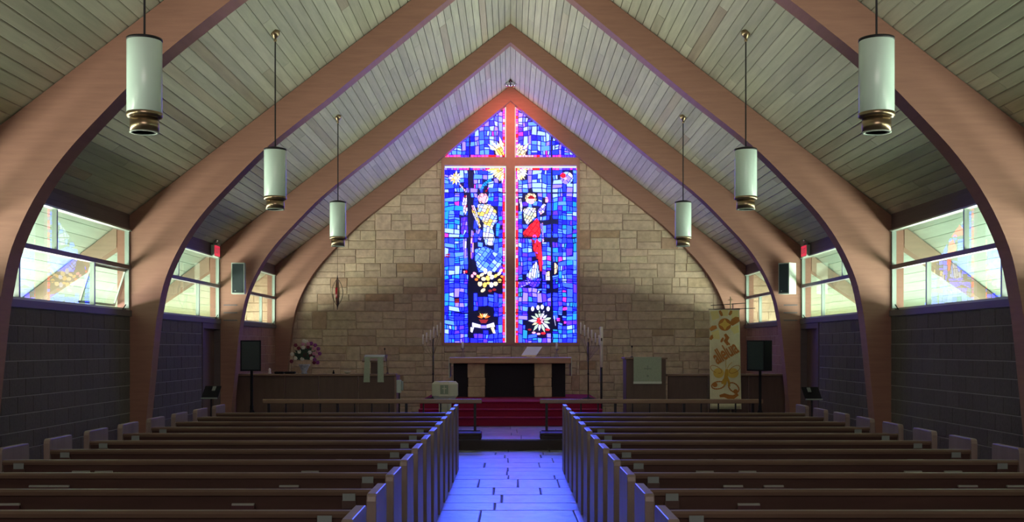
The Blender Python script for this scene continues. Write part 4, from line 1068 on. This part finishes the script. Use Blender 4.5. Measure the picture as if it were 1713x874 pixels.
def loop(u, v, ru, rv, rot, w, n=18):
    t = math.radians(rot); pts = []
    for i in range(n+1):
        a = 2*math.pi*i/n; x_, y_ = ru*math.cos(a), rv*math.sin(a); pts.append((u + x_*math.cos(t) - y_*math.sin(t), v + (x_*math.sin(t) + y_*math.cos(t))*AS))
    return sum([strip([a, ((a[0]+b[0])/2, (a[1]+b[1])/2), b], w) for a, b in zip(pts[:-1], pts[1:])], [])
for q_ in ([[(0.03, 0.02), (0.28, 0.01), (0.33, 0.09), (0.10, 0.12)], [(0.70, 0.01), (0.97, 0.01), (0.95, 0.11), (0.74, 0.10)], [(0.66, 0.20), (0.95, 0.17), (0.97, 0.25), (0.80, 0.27)], [(0.06, 0.25), (0.30, 0.22), (0.34, 0.33), (0.12, 0.32)], [(0.4, 0.0), (0.62, 0.0), (0.6, 0.07), (0.44, 0.07)]]): motif('yellow_glow', [q_], M_BPALE, 0.005)
motif('sun_disc', [ell(0.50, 0.165, 0.21)], M_BORA, 0.008)
motif('sun_star', [[(0.50+0.19*math.cos(a)*k, 0.165+0.19*AS*math.sin(a)*k) for a, k in [(math.pi/4*i, 1.0 if i % 2 == 0 else 0.52) for i in range(8)]]], M_BYEL, 0.010)
for q_ in (strip([(0.70, 0.165), (0.80, 0.13), (0.90, 0.11), (0.99, 0.105)], 0.22), strip([(0.02, 0.225), (0.12, 0.20), (0.24, 0.19)], 0.15), strip([(0.02, 0.33), (0.08, 0.30), (0.17, 0.28)], 0.12), strip([(0.42, 0.07), (0.38, 0.04), (0.34, 0.01)], 0.10), strip([(0.65, 0.06), (0.70, 0.035), (0.72, 0.01)], 0.10)): motif('sun_ray', q_, M_BORA)
motif('flame', strip([(0.50, 0.27), (0.58, 0.31), (0.52, 0.345), (0.60, 0.39)], 0.14) + strip([(0.44, 0.31), (0.40, 0.34), (0.37, 0.36)], 0.08), M_BORA)
for q_ in (loop(0.26, 0.835, 0.21, 0.12, -12, 0.05), loop(0.76, 0.86, 0.20, 0.13, 42, 0.05), loop(0.20, 0.66, 0.20, 0.10, 30, 0.022), loop(0.80, 0.66, 0.20, 0.10, -30, 0.022)): motif('butterfly_wing', q_, M_BORA)
for q_ in (ell(0.16, 0.83, 0.08), ell(0.82, 0.905, 0.08)): motif('wing_spot', [q_], M_BORA, 0.008)
for q_ in (ell(0.28, 0.70, 0.17, 0.055), ell(0.74, 0.70, 0.19, 0.055)): motif('wing_glow', [q_], M_BYEL, 0.005)
motif('butterfly_body', strip([(0.54, 0.655), (0.53, 0.70), (0.50, 0.77), (0.46, 0.83)], 0.13) + strip([(0.50, 0.74), (0.42, 0.79), (0.38, 0.82)], 0.08) + strip([(0.54, 0.74), (0.60, 0.80), (0.62, 0.85)], 0.08) + strip([(0.55, 0.65), (0.62, 0.61), (0.72, 0.58)], 0.02) + strip([(0.52, 0.65), (0.51, 0.60), (0.52, 0.54)], 0.02), M_BGOLD, 0.010)
motif('swash', strip([(0.30, 0.955), (0.45, 0.945), (0.6, 0.965), (0.75, 0.965), (0.9, 0.935)], 0.15), M_BORA)
lettering('alleluia', 0.30, M_BORA, bn, BP(0.50, 0.475, 0.022), (math.radians(90), math.radians(-30), 0), (0.66, 1.25, 1), 0.002, 0.006, 0.92)
xm = (bx0+bx1)/2 + 0.12
B().tube((xm, YN+0.03, 0.2), (xm, YN+0.03, P(0, 497, YN)[2]), 0.011, n=8).lathe([(0.18, 0), (0.18, 0.015), (0.03, 0.03)], (xm, YN+0.03, 0.188), 16).build('pole', M_BRASS, bn)
zb_ = P(0, 502, YN)[2]; B().box(xm-0.045, xm+0.045, YN+0.02, YN+0.04, zb_-0.008, zb_+0.008).build('finial_cross', M_BRASS, bn)
B().tube((bx0-0.01, YN+0.008, bz1+0.006), (bx1+0.015, YN+0.008, bz1+0.006), 0.009, n=8).build('crossbar', M_ALUD, bn)
d = 20.5; pr = root('metal_rods', P(1226, 510, d), 'pair of thin metal bars above the alleluia banner', 'rod')
B().tube(P(1189, 511.5, d), P(1247, 507.5, d), 0.007, n=6).build('rod', M_IRON, pr); B().tube(P(1214, 517.5, d), P(1263, 516, d), 0.007, n=6).build('rod', M_IRON, pr)
B().tube(P(1226, 508, d), (P(1226, 508, d)[0], d, 0.188), 0.008, n=6).build('upright', M_IRON, pr)

# ------------------------------------------------------------------ loudspeakers
def floor_speaker(x, d, ang, label):
    r = root('floor_speaker', (x, d, 0), label, 'speaker', 'black speakers on tripods')
    z0, z1 = P(0, 621, d)[2], P(0, 570, d)[2]
    ca, sa = math.cos(ang), math.sin(ang)
    def rot(m): m.v = [(x + (a-x)*ca - (b-d)*sa, d + (a-x)*sa + (b-d)*ca, c) for a, b, c in m.v]; return m
    w = 0.165
    rot(B().prism([(x-w, d-0.14), (x+w, d-0.14), (x+w*0.75, d+0.17), (x-w*0.75, d+0.17)], z0, z1, 'z')).build('cabinet', M_BLACK, r)
    rot(B().cbox(x-w+0.02, x+w-0.02, d-0.152, d-0.138, z0+0.02, z1-0.02, 0.005)).build('grille', M_GRILLE, r)
    B().tube((x, d, 0.55), (x, d, z0), 0.022, n=10).tube((x, d, 0.35), (x, d, 0.8), 0.028, n=10).build('pole', M_BLACK, r)
    for k in range(3):
        a = k*2.094 + 0.4
        B().tube((x, d, 0.75), (x+0.38*math.cos(a), d+0.38*math.sin(a), 0.02), 0.014, n=8).tube((x, d, 0.4), (x+0.19*math.cos(a), d+0.19*math.sin(a), 0.38), 0.008, n=6).build('leg', M_BLACK, r)
floor_speaker((421-CX)*17.9/F, 17.9, 0.12, 'black loudspeaker on a tripod in front of the left choir screen')
floor_speaker((1271.5-CX)*17.9/F, 17.9, -0.75, 'black loudspeaker on a tripod right of the alleluia banner, turned inward')
def wall_speaker(px0, px1, s, ang, label):
    d = 20.5; x = ((px0+px1)/2-CX)*d/F; z0, z1 = P(0, 492.5, d)[2], P(0, 440.5, d)[2]
    r = root('wall_speaker', (x, d, z0), label, 'speaker', 'white wall speakers')
    ca, sa = math.cos(ang), math.sin(ang); w = 0.12
    def rot(m): m.v = [(x + (a-x)*ca - (b-d)*sa, d + (a-x)*sa + (b-d)*ca, c) for a, b, c in m.v]; return m
    rot(B().box(x-w, x+w, d-0.10, d+0.12, z0, z1)).build('cabinet', M_WHITE, r)
    rot(B().cbox(x-w+0.018, x+w-0.014, d-0.112, d-0.095, z0+0.02, z1-0.02, 0.004)).build('grille', M_GRILLE, r)
    rot(B().box(x-0.055, x-0.035, d-0.116, d-0.111, z0+0.05, z0+0.065)).build('badge', M_ALU, r)
    B().tube((x, d+0.08, (z0+z1)/2), (x + s*0.06, 20.72, (z0+z1)/2), 0.02, n=8).build('bracket', M_IRON, r)
wall_speaker(388, 410, -1, 0.10, 'white wall speaker with dark grille on the left arch, facing the pews')
wall_speaker(1303, 1330, 1, -0.86, 'white wall speaker on the right arch showing its pale side')

# ------------------------------------------------------------------ exit signs with emergency lamps
for s, px in ((-1, 361.5), (1, 1351.5)):
    d = 20.25; x = s * (XW - 0.05); z0, z1 = P(0, 430, d)[2], P(0, 411, d)[2]
    r = root('exit_sign', (x, d, z0), 'red exit sign with an emergency lamp above the %s side door' % SIDE[s], 'sign')
    xa, xb = sorted((s*(XW-0.01), s*(XW-0.075)))
    B().box(xa, xb, d-0.17, d+0.19, z0, z1).build('housing', M_WHITE, r)
    xa, xb = sorted((s*(XW-0.075), s*(XW-0.083)))
    B().box(xa, xb, d-0.16, d+0.18, z0+0.015, z1-0.01).build('red_face', M_EXIT, r)
    B().box(min(s*(XW-0.02), s*(XW-0.10)), max(s*(XW-0.02), s*(XW-0.10)), d-0.05, d+0.16, z1+0.002, P(0, 401, d)[2]).build('lamp_box', M_ALU, r)
    B().ball((s*(XW-0.09), d-0.09, P(0, 404, d)[2]), 0.035).build('lamp_head', M_CHROME, r, smooth=True)
    lettering('EXIT', 0.15, M_WHITE, r, (s*(XW-0.085), d, (z0+z1)/2), (math.radians(90), 0, math.radians(90 if s < 0 else -90)), (1, 1, 1), 0.001)

# ------------------------------------------------------------------ pendant lamps
pd = root('pendant_lamp', (0, 0, 0), '', 'lamp', 'cylindrical opal pendant lamps')
ro_ = 0.137
B().lathe([(ro_-0.004, 0), (ro_, 0.004), (ro_, 0.570), (ro_-0.003, 0.575)], (0, 0, 0.16), 40).build('shade', M_OPAL, pd, smooth=True)
B().lathe([(ro_*0.5, 0.775), (ro_+0.002, 0.755), (ro_+0.003, 0.737), (ro_-0.006, 0.734)], (0, 0, 0), 40).build('top_cap', M_IRON, pd, smooth=True)
B().lathe([(ro_+0.001, 0.16), (ro_+0.003, 0.157), (ro_+0.003, 0.128), (ro_-0.02, 0.118)], (0, 0, 0), 40).build('brass_band', M_BRASS, pd, smooth=True)
g = B(); n = 40
g.lathe([(ro_-0.025, 0.122), (ro_-0.025, 0.005), (ro_-0.045, 0.005), (ro_-0.045, 0.10)], (0, 0, 0), n).build('brass_skirt', M_BRASS, pd, smooth=True)
B().lathe([(ro_-0.023, 0.006), (ro_-0.021, 0.0), (ro_-0.047, 0.0), (ro_-0.048, 0.006)], (0, 0, 0), n).build('white_ring', M_WHITE, pd, smooth=True)
zceil = zc(2.93) - 3.47
B().tube((0, 0, 0.77), (0, 0, zceil-0.10), 0.009, n=8).build('rod', M_IRON, pd)
B().lathe([(0.012, 0), (0.03, 0.02), (0.055, 0.05), (0.06, 0.10)], (0, 0, zceil-0.09), 16).ball((0, 0, zceil-0.11), 0.022).build('canopy', M_BRASS, pd, smooth=True)
first = True
for d, nm in ((8.71, 'nearest the camera'), (13.55, 'in the middle of the row'), (18.47, 'nearest the stone wall')):
    for s in (-1, 1):
        lab = 'opal cylinder pendant lamp with brass foot, %s row, %s' % (SIDE[s], nm)
        loc = (s*2.93, d, 3.47)
        if first: pd.location = loc; pd['label'] = lab; first = False
        else: dup(pd, loc, lab)

# spot lamp under the ridge
d = 25.1; sp = root('spot_lamp', P(854, 128, d), 'small chromed twin spot lamp under the roof ridge above the window', 'lamp')
c = P(854, 139, d)
B().tube((0, d, zc(0.0)-0.02), (0, d, c[2]+0.1), 0.02, n=8).lathe([(0.02, 0.13), (0.10, 0.06), (0.10, 0.05)], (0, d, c[2]), 16).build('mount', M_IRON, sp, smooth=True)
for s in (-1, 1):
    B().lathe([(0.035, 0.05), (0.06, 0.0), (0.062, -0.08), (0.05, -0.085)], (s*0.06, d-0.02, c[2]), 14).build('lamp_head', M_CHROME, sp, smooth=True)

wl = bpy.data.lights.new('spot_lamp_bulb', 'SPOT'); wl.spot_size = math.radians(105); wl.spot_blend = 1.0; wl.energy = 110; wl.color = (1.0, 0.16, 0.09); wl.shadow_soft_size = 0.05
wo = bpy.data.objects.new('spot_lamp_bulb', wl); COL.objects.link(wo); wo.location = (0, 24.3, 7.45); wo.rotation_euler = (Vector((0, 25.7, 6.75)) - wo.location).to_track_quat('-Z', 'Y').to_euler()

# hanging sanctuary lamp
d = 24.2; x, _, zt_ = P(564.5, 460, d); zb_ = P(0, 519, d)[2]; zm = P(0, 490, d)[2]
hl = root('sanctuary_lamp', (x, d, zb_), 'hanging ruby glass sanctuary lamp in a pointed brass frame before the stone wall', 'lamp')
for k in range(4):
    a = k*math.pi/2 + 0.35; rr = 0.125; m = B(); pts = []
    for i in range(11):
        t = i/10; q = math.sin(math.pi*t)**0.8*rr; pts.append(Vector((x+q*math.cos(a), d+q*math.sin(a), zb_+0.08 + (zt_-zb_-0.16)*t)))
    w = Vector((-math.sin(a), math.cos(a), 0))*0.02
    for p, q in zip(pts[:-1], pts[1:]): m.add([p-w, p+w, q+w, q-w], [(0, 1, 2, 3)])
    e = m.build('frame_blade', M_BRASS if k % 2 else M_IRON, hl); so_ = e.modifiers.new('s', 'SOLIDIFY'); so_.thickness = 0.006
B().lathe([(0.035, 0), (0.048, 0.02), (0.048, 0.22), (0.03, 0.24)], (x, d, zm-0.12), 16).build('ruby_glass', M_REDGL, hl, smooth=True)
B().tube((x, d, zb_), (x, d, zb_+0.1), 0.004, 0.014, 8).tube((x, d, zt_-0.1), (x, d, zt_), 0.014, 0.004, 8).build('finial', M_IRON, hl)
B().tube((x, d, zt_), (x, d, zc(x)-0.0), 0.0035, n=5).build('cable', M_IRON, hl)

# music stands by the side doors
for s, px0, px1, py in ((-1, 339, 368, 655), (1, 1343, 1373, 657)):
    d = 17.2; x = ((px0+px1)/2-CX)*d/F; z = P(0, py, d)[2]
    r = root('music_stand', (x, d, 0), 'black desk stand with pale front edge beside the %s side door' % SIDE[s], 'stand')
    w = (px1-px0)/2*d/F*0.92
    B().prism([(d-0.12, z-0.10), (d+0.12, z+0.08), (d+0.13, z+0.065), (d-0.11, z-0.115)], x-w, x+w, 'x').build('desk', M_BLACK, r)
    B().box(x-w, x+w, d-0.15, d-0.115, z-0.115, z-0.095).build('front_edge', M_ALU, r)
    B().tube((x, d, 0.05), (x, d, z-0.03), 0.015, n=8).build('pole', M_IRON, r)
    for k in range(3):
        a = k*2.094+0.5; B().tube((x, d, 0.18), (x+0.22*math.cos(a), d+0.22*math.sin(a), 0.012), 0.01, n=6).build('leg', M_IRON, r)
    B().prism([(d-0.02, z+0.005), (d+0.06, z+0.065), (d+0.055, z+0.075), (d-0.025, z+0.015)], x+w*0.1 if s < 0 else x-w*0.5, x+w*0.5 if s < 0 else x-w*0.1, 'x').build('paper', M_CARD, r)
